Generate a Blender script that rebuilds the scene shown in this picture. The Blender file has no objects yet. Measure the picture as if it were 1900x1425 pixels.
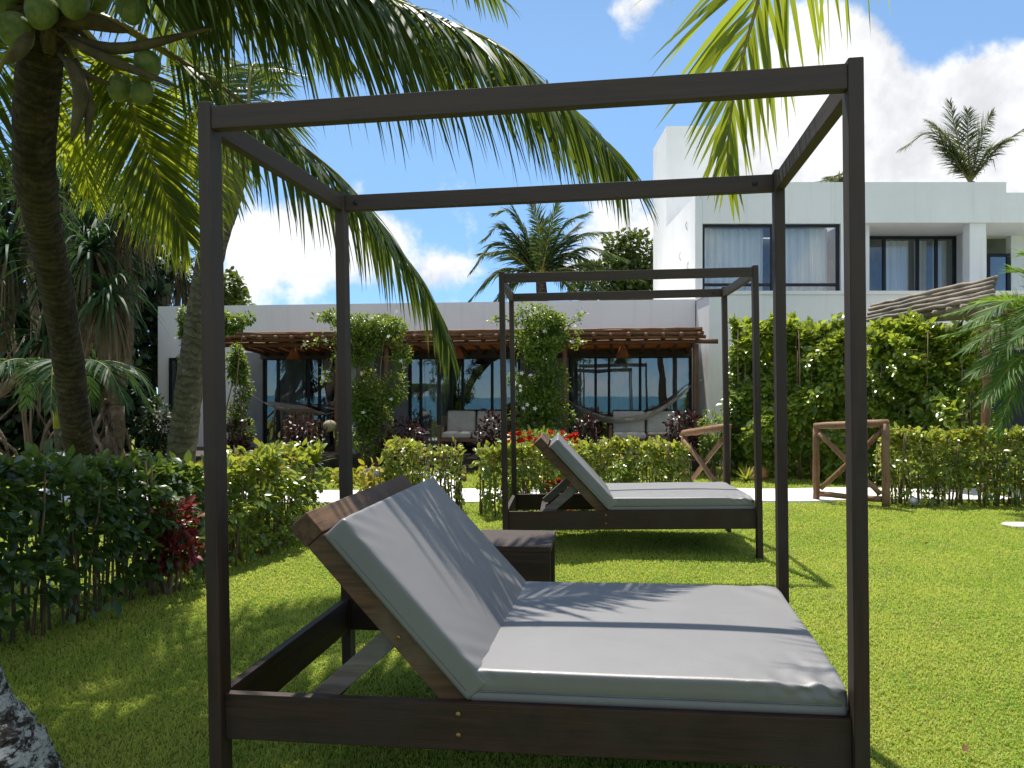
import bpy, math, random
import numpy as np
from mathutils import Vector, Matrix, Euler
R = math.radians
rng = np.random.default_rng(7)
random.seed(7)
SC = bpy.context.scene
COL = SC.collection

# ------------------------------------------------------------------ camera, sky, sun, exposure
EYE, FPX, HZ = 1.40, 1530.0, 735.0
cam_d = bpy.data.cameras.new('camera')
cam_d.sensor_width = 36.0
cam_d.lens = 36.0 * FPX / 1900.0
cam_d.shift_y = (HZ - 712.5) / 1900.0
cam_d.clip_start, cam_d.clip_end = 0.05, 6000
cam = bpy.data.objects.new('camera', cam_d)
COL.objects.link(cam)
cam.location = (0, 0, EYE)
cam.rotation_euler = (R(90), 0, 0)
SC.camera = cam

SUN = Vector((-0.10, 0.42, 1.0)).normalized()
SUN_EL = math.asin(SUN.z)
SUN_AZ = math.atan2(SUN.x, SUN.y)
sl = bpy.data.lights.new('sun', 'SUN')
sl.energy = 5.0
sl.angle = R(0.55)
sl.color = (1.0, 0.95, 0.86)
so = bpy.data.objects.new('sun', sl)
COL.objects.link(so)
so.rotation_euler = (-SUN).to_track_quat('-Z', 'Y').to_euler()
SC.view_settings.view_transform = 'Standard'
SC.view_settings.look = 'None'
SC.view_settings.exposure = 0.60
SC.view_settings.gamma = 1.0
SC.cycles.max_bounces = 8
SC.cycles.transparent_max_bounces = 12
SC.cycles.transmission_bounces = 6
SC.cycles.caustics_reflective = False
SC.cycles.caustics_refractive = False

def at(px, py, Y):
    return Vector(((px - 950) * Y / FPX, Y, EYE + (HZ - py) * Y / FPX))

class NT:
    """small helper around a node tree"""
    def __init__(s, tree):
        s.t = tree; s.n = tree.nodes; s.l = tree.links
    def node(s, typ, **kw):
        nd = s.n.new(typ)
        for k, v in kw.items():
            if k == 'inp':
                for a, b in v.items():
                    if hasattr(b, 'is_output') or isinstance(b, bpy.types.NodeSocket):
                        s.l.new(b, nd.inputs[a])
                    else:
                        nd.inputs[a].default_value = b
            else:
                setattr(nd, k, v)
        return nd
    def math(s, op, a, b=None, c=None, clamp=False):
        nd = s.node('ShaderNodeMath', operation=op); nd.use_clamp = clamp
        for i, v in enumerate((a, b, c)):
            if v is None: continue
            if isinstance(v, bpy.types.NodeSocket): s.l.new(v, nd.inputs[i])
            else: nd.inputs[i].default_value = v
        return nd.outputs[0]
    def mix(s, fac, a, b, blend='MIX'):
        nd = s.node('ShaderNodeMix', data_type='RGBA', blend_type=blend)
        for i, v in ((0, fac), (6, a), (7, b)):
            if isinstance(v, bpy.types.NodeSocket): s.l.new(v, nd.inputs[i])
            else: nd.inputs[i].default_value = v if i == 0 else (tuple(v) + (1,))[:4]
        return nd.outputs[2]
    def rng(s, v, a, b, c=0.0, d=1.0, smooth=True):
        nd = s.node('ShaderNodeMapRange', interpolation_type='SMOOTHSTEP' if smooth else 'LINEAR')
        s.l.new(v, nd.inputs[0])
        for i, x in enumerate((a, b, c, d)): nd.inputs[i + 1].default_value = x
        return nd.outputs[0]
    def noise(s, vec, scale, detail=4.0, rough=0.55, dist=0.0, out=0):
        nd = s.node('ShaderNodeTexNoise')
        if vec is not None: s.l.new(vec, nd.inputs['Vector'])
        nd.inputs['Scale'].default_value = scale; nd.inputs['Detail'].default_value = detail
        nd.inputs['Roughness'].default_value = rough; nd.inputs['Distortion'].default_value = dist
        return nd.outputs[out]

# ---- world: physical sky with cumulus clouds placed by direction
w = bpy.data.worlds.new('World'); SC.world = w; w.use_nodes = True
w.node_tree.nodes.clear()
N = NT(w.node_tree)
sky = N.node('ShaderNodeTexSky', sky_type='NISHITA')
sky.sun_disc = False; sky.sun_elevation = SUN_EL; sky.sun_rotation = SUN_AZ
sky.air_density = 0.75; sky.dust_density = 0.0; sky.ozone_density = 3.0
tc = N.node('ShaderNodeTexCoord')
D = tc.outputs['Generated']
# flattened direction so clouds get wide and low towards the horizon
n1 = N.noise(D, 5.5, 9.0, 0.56, 0.15)
n2 = N.noise(D, 21.0, 9.0, 0.62)
val = N.math('ADD', N.math('MULTIPLY', n1, 0.66), N.math('MULTIPLY', n2, 0.34))
def dirv(px, py):
    return Vector(((px - 950) / FPX, 1, (HZ - py) / FPX)).normalized()
BUMPS = [  # px, py, radius (rad), weight  (directions in the sky, fixed to the world)
    (1480, 300, .17, .34), (1660, 240, .16, .30), (1850, 270, .13, .30), (1560, 110, .09, .22),
    (860, 330, .07, .20), (620, 430, .12, .19), (800, 470, .12, .20), (500, 500, .13, .19), (1130, 420, .12, .20),
    (950, 40, .30, -.22), (720, 330, .07, -.14), (1780, 60, .12, -.20), (1180, 20, .07, .30),
    (560, 300, .08, -.18), (1180, 230, .10, -.12), (1300, 60, .08, -.12), (900, 220, .14, -.10), (810, 430, .045, -.10),
    (1855, 130, .09, .22), (250, 100, .25, -.1)]
acc = val
for px, py, r, wt in BUMPS:
    vd = N.node('ShaderNodeVectorMath', operation='DISTANCE')
    N.l.new(D, vd.inputs[0]); vd.inputs[1].default_value = dirv(px, py)
    b = N.rng(vd.outputs['Value'], 0.0, r, wt, 0.0)
    acc = N.math('ADD', acc, b)
for dv, r, wt in ((Vector((.3, -.55, .8)).normalized(), 1.0, .26), (Vector((-.8, -.2, .55)).normalized(), .7, .20)):  # unseen cloud banks behind the camera, added to brighten shaded surfaces
    vd = N.node('ShaderNodeVectorMath', operation='DISTANCE')
    N.l.new(D, vd.inputs[0]); vd.inputs[1].default_value = dv
    acc = N.math('ADD', acc, N.rng(vd.outputs['Value'], 0.0, r, wt, 0.0))
cov = N.rng(acc, 0.53, 0.67)
shade = N.rng(N.math('ADD', N.math('MULTIPLY', N.noise(D, 6.0, 8.0, 0.62, .3), .7), N.math('MULTIPLY', n2, .3)), 0.36, 0.62, 0.70, 1.04)
cl = N.node('ShaderNodeMix', data_type='RGBA', blend_type='MULTIPLY')
cl.inputs[0].default_value = 1.0
cl.inputs[6].default_value = (7.4, 7.5, 7.75, 1)
N.l.new(shade, cl.inputs[7])
skyz = N.node('ShaderNodeSeparateXYZ', inp={0: D}).outputs[2]
skyc = N.mix(1.0, sky.outputs[0], N.mix(N.rng(skyz, 0.0, 0.42), (.62, .82, 1.05), (1.36, 1.42, 1.30)), 'MULTIPLY')
mixc = N.mix(cov, skyc, cl.outputs[2])
bg = N.node('ShaderNodeBackground', inp={'Color': mixc, 'Strength': 0.10})
wo = N.node('ShaderNodeOutputWorld', inp={'Surface': bg.outputs[0]})

# ------------------------------------------------------------------ materials
def newmat(name):
    m = bpy.data.materials.new(name); m.use_nodes = True
    m.node_tree.nodes.clear()
    n = NT(m.node_tree)
    out = n.node('ShaderNodeOutputMaterial')
    return m, n, out

def mat_simple(name, c1, c2, scale=6.0, rough=0.7, bump=0.0, bscale=40.0, vec_scale=(1, 1, 1), spec=0.3, metal=0.0, lo=0.35, hi=0.65):
    m, n, out = newmat(name)
    co = n.node('ShaderNodeTexCoord').outputs['Object']
    mp = n.node('ShaderNodeMapping', inp={'Vector': co, 'Scale': vec_scale}).outputs[0]
    f = n.rng(n.noise(mp, scale, 6, 0.6), lo, hi)
    c = n.mix(f, c1, c2)
    p = n.node('ShaderNodeBsdfPrincipled', inp={'Base Color': c, 'Roughness': rough, 'Metallic': metal, 'Specular IOR Level': spec})
    if bump:
        bp = n.node('ShaderNodeBump', inp={'Height': n.noise(mp, bscale, 5, 0.6), 'Strength': bump, 'Distance': 0.01})
        n.l.new(bp.outputs[0], p.inputs['Normal'])
    n.l.new(p.outputs[0], out.inputs[0])
    return m

def mat_wood(name, c1, c2, c3, axis, rough=0.55, skylit=None):
    m, n, out = newmat(name)
    co = n.node('ShaderNodeTexCoord').outputs['Object']
    sc = [38, 38, 38]; sc[axis] = 2.2
    mp = n.node('ShaderNodeMapping', inp={'Vector': co, 'Scale': sc}).outputs[0]
    g = n.noise(mp, 1.0, 7, 0.65, 0.6)
    big = n.noise(co, 2.6, 4, 0.6)
    sc2 = [150, 150, 150]; sc2[axis] = 5
    fine = n.noise(n.node('ShaderNodeMapping', inp={'Vector': co, 'Scale': sc2}).outputs[0], 1.0, 3, 0.6)
    c = n.mix(n.rng(g, 0.35, 0.65), c1, c2)
    c = n.mix(n.rng(big, 0.42, 0.66, 0, 0.85), c, c3)
    c = n.mix(n.rng(n.noise(co, 5.0, 5, .6), .5, .75, 0, .5), c, tuple(x * .5 for x in c1))
    if skylit:      # sky light painted into the timber: paler grey with height
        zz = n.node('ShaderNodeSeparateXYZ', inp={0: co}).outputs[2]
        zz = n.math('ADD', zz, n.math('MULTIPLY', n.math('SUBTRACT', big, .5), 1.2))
        c = n.mix(n.rng(zz, -.1, 2.0, 0, .9), c, n.mix(n.rng(g, .35, .65), skylit, tuple(x * 1.45 for x in skylit)))
    c = n.mix(n.rng(fine, 0.6, 0.75, 0, 0.5), c, tuple(x * 0.35 for x in c1))
    p = n.node('ShaderNodeBsdfPrincipled', inp={'Base Color': c, 'Roughness': n.rng(g, .3, .7, rough - .08, rough + .15), 'Specular IOR Level': 0.4})
    bp = n.node('ShaderNodeBump', inp={'Height': fine, 'Strength': 0.35, 'Distance': 0.003})
    n.l.new(bp.outputs[0], p.inputs['Normal'])
    n.l.new(p.outputs[0], out.inputs[0])
    return m

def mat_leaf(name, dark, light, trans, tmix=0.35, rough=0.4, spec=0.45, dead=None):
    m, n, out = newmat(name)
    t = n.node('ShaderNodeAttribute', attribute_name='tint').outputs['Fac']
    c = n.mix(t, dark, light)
    tcx = n.mix(t, tuple(x * 0.7 for x in trans), trans)
    if dead is not None:
        f = n.rng(t, 0.93, 0.96)
        c = n.mix(f, c, dead); tcx = n.mix(f, tcx, dead)
    p = n.node('ShaderNodeBsdfPrincipled', inp={'Base Color': c, 'Roughness': rough, 'Specular IOR Level': spec})
    tr = n.node('ShaderNodeBsdfTranslucent', inp={'Color': tcx})
    mx = n.node('ShaderNodeMixShader', inp={0: tmix, 1: p.outputs[0], 2: tr.outputs[0]})
    n.l.new(mx.outputs[0], out.inputs[0])
    return m

WD = ((.018, .0082, .0042), (.046, .0215, .0108), (.033, .021, .015))
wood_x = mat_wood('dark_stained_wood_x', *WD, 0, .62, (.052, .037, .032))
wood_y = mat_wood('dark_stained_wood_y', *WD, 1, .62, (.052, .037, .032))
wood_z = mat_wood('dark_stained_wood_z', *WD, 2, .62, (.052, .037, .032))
WB = ((.050, .025, .011), (.120, .062, .027), (.125, .082, .05))
wood_back = mat_wood('worn_brown_wood', *WB, 0, 0.6)
wood_back_y = mat_wood('worn_brown_wood_y', *WB, 1, 0.6)
wood_grey = mat_wood('greyed_wood', (.11, .085, .065), (.19, .155, .125), (.15, .14, .13), 0, 0.7)
pole_red = mat_wood('reddish_pole_wood', (.10, .038, .018), (.20, .080, .036), (.15, .085, .05), 0, 0.65)
pole_red_z = mat_wood('reddish_pole_wood_z', (.10, .045, .024), (.20, .095, .050), (.15, .10, .065), 2, 0.65)
pole_pale = mat_wood('sun_bleached_pole_wood', (.19, .15, .115), (.33, .27, .21), (.25, .22, .19), 1, 0.75)
log_wood = mat_wood('railing_log_wood', (.15, .068, .030), (.26, .135, .065), (.24, .15, .09), 2, 0.65)
fabric = None
def mk_fabric(name, base):
    m, n, out = newmat(name)
    co = n.node('ShaderNodeTexCoord').outputs['Object']
    f = n.rng(n.noise(co, 3.0, 5, 0.6), .3, .7)
    c = n.mix(f, tuple(b * .93 for b in base), tuple(b * 1.05 for b in base))
    wv = n.noise(n.node('ShaderNodeMapping', inp={'Vector': co, 'Scale': (500, 120, 500)}).outputs[0], 1.0, 2, .5)
    cr = n.noise(n.node('ShaderNodeMapping', inp={'Vector': co, 'Scale': (3.5, 5, 4)}).outputs[0], 1.0, 4, .55, .6)
    h = n.math('ADD', n.math('MULTIPLY', wv, .10), n.math('MULTIPLY', cr, .35))
    bp = n.node('ShaderNodeBump', inp={'Height': h, 'Strength': .35, 'Distance': .02})
    p = n.node('ShaderNodeBsdfPrincipled', inp={'Base Color': c, 'Roughness': .48, 'Specular IOR Level': 1.0, 'Normal': bp.outputs[0]})
    n.l.new(p.outputs[0], out.inputs[0])
    return m
fabric = mk_fabric('grey_vinyl_fabric', (.150, .144, .145))
piping_m = mat_simple('dark_seam', (.10, .105, .12), (.14, .145, .16), rough=.6)
brass = mat_simple('aged_brass_bolt', (.25, .16, .06), (.38, .27, .12), 30, .4, metal=.8)
def mat_stucco(name, a, b):
    m, n, out = newmat(name)
    co = n.node('ShaderNodeTexCoord').outputs['Object']
    f = n.rng(n.noise(co, .8, 6, .65), .35, .7)
    st = n.rng(n.noise(n.node('ShaderNodeMapping', inp={'Vector': co, 'Scale': (6, 6, .35)}).outputs[0], 1.0, 5, .6), .52, .8, 0, .6)
    c = n.mix(f, a, b)
    c = n.mix(st, c, tuple(x * .82 for x in b))
    bp = n.node('ShaderNodeBump', inp={'Height': n.noise(co, 55, 4, .6), 'Strength': .25, 'Distance': .012})
    p = n.node('ShaderNodeBsdfPrincipled', inp={'Base Color': c, 'Roughness': .85, 'Specular IOR Level': .2, 'Normal': bp.outputs[0]})
    n.l.new(p.outputs[0], out.inputs[0])
    return m
white = mat_stucco('white_stucco', (.88, .865, .84), (.83, .815, .79))
cream = mat_stucco('cream_stucco', (.62, .55, .42), (.56, .49, .37))
porch_m = mat_simple('shade_toned_porch_plaster', (.24, .24, .25), (.30, .30, .31), 3, .9, .3, 40)  # plaster greyed down, the porch shade is put into its colour
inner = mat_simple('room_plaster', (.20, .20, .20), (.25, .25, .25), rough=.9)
floor_m = mat_simple('dark_deck_boards', (.025, .018, .014), (.06, .045, .035), 3, .6, vec_scale=(1, 14, 1))
frame_m = mat_simple('black_metal_frame', (.012, .014, .018), (.02, .022, .026), rough=.4)
curtain_m = None
def mk_curtain(name, col, tm):
    m, n, out = newmat(name)
    co = n.node('ShaderNodeTexCoord').outputs['Object']
    f = n.noise(n.node('ShaderNodeMapping', inp={'Vector': co, 'Scale': (18, 18, .6)}).outputs[0], 1.0, 4, .6)
    c = n.mix(n.rng(f, .3, .7), tuple(x * .86 for x in col), col)
    d = n.node('ShaderNodeBsdfDiffuse', inp={'Color': c})
    t = n.node('ShaderNodeBsdfTranslucent', inp={'Color': c})
    mx = n.node('ShaderNodeMixShader', inp={0: tm, 1: d.outputs[0], 2: t.outputs[0]})
    n.l.new(mx.outputs[0], out.inputs[0]); return m
curtain_m = mk_curtain('white_curtain_cloth', (.95, .95, .94), .08)
def mk_glass(name, refl, tint):
    m, n, out = newmat(name)
    fr = n.node('ShaderNodeFresnel', inp={'IOR': 1.5}).outputs[0]
    fac = n.math('ADD', n.math('MULTIPLY', fr, .55), refl, clamp=True)
    bp = n.node('ShaderNodeBump', inp={'Height': n.noise(n.node('ShaderNodeTexCoord').outputs['Object'], .9, 2, .5), 'Strength': .03, 'Distance': .05})
    tr = n.node('ShaderNodeBsdfTransparent', inp={'Color': tuple(tint) + (1,)})
    gl = n.node('ShaderNodeBsdfGlossy', inp={'Color': (.9, .95, 1, 1), 'Roughness': 0.0, 'Normal': bp.outputs[0]})
    mx = n.node('ShaderNodeMixShader', inp={0: fac, 1: tr.outputs[0], 2: gl.outputs[0]})
    n.l.new(mx.outputs[0], out.inputs[0]); return m
glass_m = mk_glass('door_glass', .10, (.72, .75, .77))
glass_up = mk_glass('window_glass', .035, (.99, 1.0, 1.0))
sofa_fab = mat_simple('sofa_canvas', (.55, .53, .48), (.62, .60, .55), 9, .9)
sofa_wood = mat_wood('sofa_wood', (.16, .085, .045), (.26, .15, .08), (.2, .13, .08), 0)
hammock_m = mk_curtain('hammock_cotton', (.62, .60, .55), .2)
lamp_m = mat_simple('terracotta_shade', (.25, .08, .04), (.34, .12, .06), 9, .7)
gourd_m = mat_simple('pale_woven_lamp', (.26, .21, .14), (.34, .28, .19), 24, .8, .4, 60)
path_m = mat_simple('white_path_slabs', (.78, .77, .74), (.70, .68, .64), 3, .85, .3, 30)
stone_m = mat_simple('pale_stone', (.42, .39, .34), (.56, .53, .47), 8, .85, .5, 20)
rock_red = mat_simple('reddish_rock', (.36, .14, .07), (.46, .22, .12), 9, .85, .6, 18)
stem_m = mat_simple('hedge_stem_bark', (.13, .085, .05), (.24, .17, .11), 14, .8, vec_scale=(1, 1, .2))
steel = mat_simple('lamp_aluminium', (.45, .45, .45), (.55, .55, .55), 9, .4, metal=.6)

def mat_trunk(name, c1, c2, c3, bands=1.0, whitewash=None):
    m, n, out = newmat(name)
    co = n.node('ShaderNodeTexCoord').outputs['Object']
    uv = n.node('ShaderNodeAttribute', attribute_name='along').outputs['Fac']
    wob = n.noise(co, 5.0, 4, .6)
    ph = n.math('ADD', n.math('MULTIPLY', uv, 6.2832), n.math('MULTIPLY', wob, 16.0))
    band = n.rng(n.math('SINE', ph), -.2, .9)
    f = n.rng(n.noise(co, 9.0, 6, .65), .35, .65)
    c = n.mix(f, c1, c2)
    c = n.mix(n.math('MULTIPLY', band, .65 * bands), c, tuple(x * .35 for x in c1))
    c = n.mix(n.rng(n.noise(co, 3.0, 5, .6), .55, .7, 0, .6), c, c3)
    c = n.mix(n.rng(n.noise(co, 14.0, 6, .7), .56, .70, 0, .6), c, tuple(min(.5, x * 1.9) for x in c2))
    if whitewash is not None:
        mp = n.node('ShaderNodeMapping', inp={'Vector': co, 'Scale': (10, 10, 26), 'Rotation': (0, .45, .4)}).outputs[0]
        g = n.rng(n.noise(mp, .8, 9, .78, .3), .47, .55)
        c = n.mix(g, whitewash, c)
    fib = n.noise(n.node('ShaderNodeMapping', inp={'Vector': co, 'Scale': (60, 60, 9)}).outputs[0], 1, 4, .6)
    hgt = n.math('ADD', n.math('MULTIPLY', band, -.6), fib)
    bp = n.node('ShaderNodeBump', inp={'Height': hgt, 'Strength': .9, 'Distance': .03})
    p = n.node('ShaderNodeBsdfPrincipled', inp={'Base Color': c, 'Roughness': .9, 'Specular IOR Level': .15, 'Normal': bp.outputs[0]})
    n.l.new(p.outputs[0], out.inputs[0]); return m
trunk_a = mat_trunk('palm_bark_brown', (.042, .032, .023), (.095, .073, .052), (.030, .024, .017), .55)
trunk_b = mat_trunk('palm_bark_green_grey', (.10, .088, .055), (.17, .15, .10), (.09, .09, .045), .5)
trunk_c = mat_trunk('palm_bark_whitewashed', (.035, .028, .024), (.09, .075, .062), (.05, .04, .03), .4, (.52, .53, .50))
trunk_d = mat_trunk('pandanus_bark', (.14, .10, .07), (.22, .16, .11), (.10, .08, .06), .6)
frond_m = mat_leaf('coconut_frond', (.030, .062, .016), (.060, .100, .020), (.26, .34, .035), .27, .45, .4)
frond_y = mat_leaf('sunny_frond', (.065, .105, .014), (.12, .15, .018), (.50, .56, .035), .46, .45, .35)
frond_yy = mat_leaf('sunlit_frond', (.050, .10, .012), (.13, .17, .018), (.52, .60, .035), .46, .42, .35)  # lit copy of the frond leaf, sunlight put into the colour
frond_d = mat_leaf('dark_frond', (.018, .045, .020), (.036, .075, .028), (.08, .17, .04), .28, .55, .2)
rachis_m = mat_simple('frond_midrib', (.18, .17, .035), (.28, .22, .05), 5, .5)
rachis_dk = mat_simple('petiole_fibre', (.08, .06, .035), (.14, .11, .06), 9, .8)
dead_m = mat_leaf('dead_leaf', (.10, .078, .050), (.20, .155, .095), (.16, .12, .06), .2, .8, .1)
coco_m = mat_simple('coconut_husk', (.10, .15, .035), (.20, .235, .075), 14, .5, .35, 30, spec=.3)
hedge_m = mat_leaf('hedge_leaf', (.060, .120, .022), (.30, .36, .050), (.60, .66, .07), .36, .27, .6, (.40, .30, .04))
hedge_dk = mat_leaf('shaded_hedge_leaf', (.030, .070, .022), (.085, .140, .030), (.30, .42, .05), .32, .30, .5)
tall_m = mat_leaf('tall_hedge_leaf', (.055, .125, .022), (.28, .36, .042), (.60, .70, .06), .36, .25, .65, (.28, .32, .04))
vine_m = mat_leaf('vine_leaf', (.035, .085, .014), (.12, .18, .022), (.42, .54, .05), .34, .38, .4)
croton_m = mat_leaf('croton_leaf', (.22, .22, .02), (.42, .34, .03), (.60, .55, .04), .4, .35, .4)
purple_m = mat_leaf('purple_shrub_leaf', (.024, .010, .011), (.048, .018, .018), (.07, .02, .02), .25, .35, .4)
red_m = mat_leaf('red_flower', (.42, .022, .010), (.60, .050, .016), (.60, .06, .02), .3, .5, .3)
redleaf_m = mat_leaf('red_croton_leaf', (.10, .018, .02), (.24, .035, .03), (.35, .05, .04), .3, .35, .4)
petal_m = mat_leaf('white_petal', (.80, .78, .76), (.85, .83, .80), (.8, .8, .78), .3, .6, .2)
tree_m = mat_leaf('broadleaf', (.035, .070, .014), (.090, .120, .022), (.22, .28, .03), .25, .45, .3)
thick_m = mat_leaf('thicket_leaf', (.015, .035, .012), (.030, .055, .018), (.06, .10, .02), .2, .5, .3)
def mat_ground(name, a, b, c3):
    m, n, out = newmat(name)
    co = n.node('ShaderNodeTexCoord').outputs['Object']
    c = n.mix(n.rng(n.noise(co, .9, 5, .6), .35, .65), a, b)
    c = n.mix(n.rng(n.noise(co, 5.0, 5, .7), .5, .75, 0, .6), c, c3)
    c = n.mix(n.rng(n.noise(co, 120.0, 3, .7), .4, .7, 0, .5), c, tuple(x * .45 for x in a))
    bp = n.node('ShaderNodeBump', inp={'Height': n.noise(co, 160, 3, .7), 'Strength': .8, 'Distance': .02})
    p = n.node('ShaderNodeBsdfPrincipled', inp={'Base Color': c, 'Roughness': .95, 'Specular IOR Level': .1, 'Normal': bp.outputs[0]})
    n.l.new(p.outputs[0], out.inputs[0]); return m
lawn_m = mat_ground('lawn_soil_and_grass', (.15, .195, .030), (.21, .23, .042), (.24, .21, .085))
ground_m = mat_ground('garden_ground', (.05, .05, .03), (.08, .075, .045), (.10, .08, .05))
def mat_grass():
    m, n, out = newmat('grass_blade')
    t = n.node('ShaderNodeAttribute', attribute_name='tint').outputs['Fac']
    co = n.node('ShaderNodeTexCoord').outputs['Object']
    pt = n.rng(n.noise(co, 1.1, 5, .65), .40, .66)
    a = n.mix(pt, (.255, .425, .050), (.40, .51, .085))
    c = n.mix(t, a, (.50, .51, .12))
    dry = n.math('MULTIPLY', n.rng(t, .82, .90), n.rng(n.noise(co, 2.6, 5, .7), .45, .7))
    c = n.mix(dry, c, (.52, .42, .20))
    d = n.node('ShaderNodeBsdfPrincipled', inp={'Base Color': c, 'Roughness': .55, 'Specular IOR Level': .25})
    tr = n.node('ShaderNodeBsdfTranslucent', inp={'Color': n.mix(1.0, c, (1.35, 1.3, 1.0), 'MULTIPLY')})
    mx = n.node('ShaderNodeMixShader', inp={0: .45, 1: d.outputs[0], 2: tr.outputs[0]})
    n.l.new(mx.outputs[0], out.inputs[0]); return m
grass_m = mat_grass()

# ------------------------------------------------------------------ scene-graph helpers
def link(o, parent=None):
    COL.objects.link(o)
    if parent is not None: o.parent = parent
    return o
def tag(o, label=None, cat=None, group=None, kind=None):
    if label: o['label'] = label
    if cat: o['category'] = cat
    if group: o['group'] = group
    if kind: o['kind'] = kind
    return o
def thing(name, label, cat, loc=(0, 0, 0), rot=(0, 0, 0), group=None):
    o = bpy.data.objects.new(name, None); o.empty_display_size = .2
    o.location = loc; o.rotation_euler = rot
    link(o); return tag(o, label, cat, group)
def np_mesh(name, V, loops, totals, mat, parent=None, smooth=False, attrs=None, mats=None, midx=None, loc=None):
    me = bpy.data.meshes.new(name)
    V = np.asarray(V, np.float32); loops = np.asarray(loops, np.int32).ravel(); totals = np.asarray(totals, np.int32).ravel()
    if loc is not None: V = V - np.asarray(loc, np.float32)
    me.vertices.add(len(V)); me.vertices.foreach_set('co', V.ravel())
    me.loops.add(len(loops)); me.loops.foreach_set('vertex_index', loops)
    me.polygons.add(len(totals))
    st = np.concatenate([[0], np.cumsum(totals)[:-1]]).astype(np.int32)
    me.polygons.foreach_set('loop_start', st); me.polygons.foreach_set('loop_total', totals)
    for mm in (mats or [mat]): me.materials.append(mm)
    if midx is not None: me.polygons.foreach_set('material_index', np.asarray(midx, np.int32))
    me.polygons.foreach_set('use_smooth', np.full(len(totals), bool(smooth)))
    for k, a in (attrs or {}).items():
        at_ = me.attributes.new(k, 'FLOAT', 'POINT'); at_.data.foreach_set('value', np.asarray(a, np.float32))
    me.update(calc_edges=True); me.validate()
    o = bpy.data.objects.new(name, me)
    if loc is not None: o.location = loc
    return link(o, parent)

class MB:
    """collects shapes for ONE mesh object"""
    def __init__(s): s.V = []; s.F = []; s.A = []; s.T = []
    def add(s, V, F, along=None, tint=None):
        b = len(s.V); s.V += [tuple(v) for v in V]; s.F += [tuple(i + b for i in f) for f in F]
        s.A += list(along) if along is not None else [0.0] * len(V)
        s.T += list(tint) if tint is not None else [0.5] * len(V)
    def box(s, a, b, M=None):
        (x0, y0, z0), (x1, y1, z1) = a, b
        V = [Vector(p) for p in ((x0, y0, z0), (x1, y0, z0), (x1, y1, z0), (x0, y1, z0), (x0, y0, z1), (x1, y0, z1), (x1, y1, z1), (x0, y1, z1))]
        if M is not None: V = [M @ v for v in V]
        s.add(V, [(0, 3, 2, 1), (4, 5, 6, 7), (0, 1, 5, 4), (1, 2, 6, 5), (2, 3, 7, 6), (3, 0, 4, 7)])
    def tube(s, pts, rad, n=8, cap=True, tint=None, wob=0.0):
        pts = [Vector(p) for p in pts]; m = len(pts)
        if not hasattr(rad, '__len__'): rad = [rad] * m
        V = []; A = []; dist = 0
        T = (pts[1] - pts[0]).normalized()
        ref = Vector((0, 0, 1)) if abs(T.z) < .9 else Vector((1, 0, 0))
        U = T.cross(ref).normalized()
        for i, p in enumerate(pts):
            T = (pts[min(i + 1, m - 1)] - pts[max(i - 1, 0)]).normalized()
            U = (U - T * U.dot(T)).normalized(); W = T.cross(U)
            if i: dist += (p - pts[i - 1]).length
            for k in range(n):
                a = 2 * math.pi * k / n
                r = rad[i] * (1 + (random.uniform(-wob, wob) if wob else 0))
                V.append(p + (U * math.cos(a) + W * math.sin(a)) * r); A.append(dist)
        F = [(i * n + k, i * n + (k + 1) % n, (i + 1) * n + (k + 1) % n, (i + 1) * n + k) for i in range(m - 1) for k in range(n)]
        if cap: F += [tuple(range(n - 1, -1, -1)), tuple((m - 1) * n + k for k in range(n))]
        s.add(V, F, A, [tint if tint is not None else .5] * len(V))
    def build(s, name, mat, parent=None, smooth=False, bevel=0.0, mats=None, midx=None):
        tot = [len(f) for f in s.F]; lp = [i for f in s.F for i in f]
        o = np_mesh(name, s.V, lp, tot, mat, parent, smooth, {'along': s.A, 'tint': s.T}, mats, midx)
        if bevel:
            b = o.modifiers.new('bevel', 'BEVEL'); b.width = bevel; b.segments = 2; b.limit_method = 'ANGLE'
        return o

def spline(P, n):
    P = [Vector(p) for p in P]; Q = [P[0] * 2 - P[1]] + P + [P[-1] * 2 - P[-2]]
    out = []
    for k in range(n):
        t = k / (n - 1) * (len(P) - 1); i = min(int(t), len(P) - 2); u = t - i
        a, b, c, d = Q[i:i + 4]
        out.append(.5 * ((2 * b) + (c - a) * u + (2 * a - 5 * b + 4 * c - d) * u * u + (3 * b - a - 3 * c + d) * u ** 3))
    return out

def wobbly(a, b, r, n=7, amp=.01, rr=.12):
    a, b = Vector(a), Vector(b); P = []; Q = []
    for i in range(n):
        t = i / (n - 1); P.append(a.lerp(b, t) + Vector([random.uniform(-amp, amp) for _ in range(3)])); Q.append(r * random.uniform(1 - rr, 1 + rr))
    return P, Q

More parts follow.
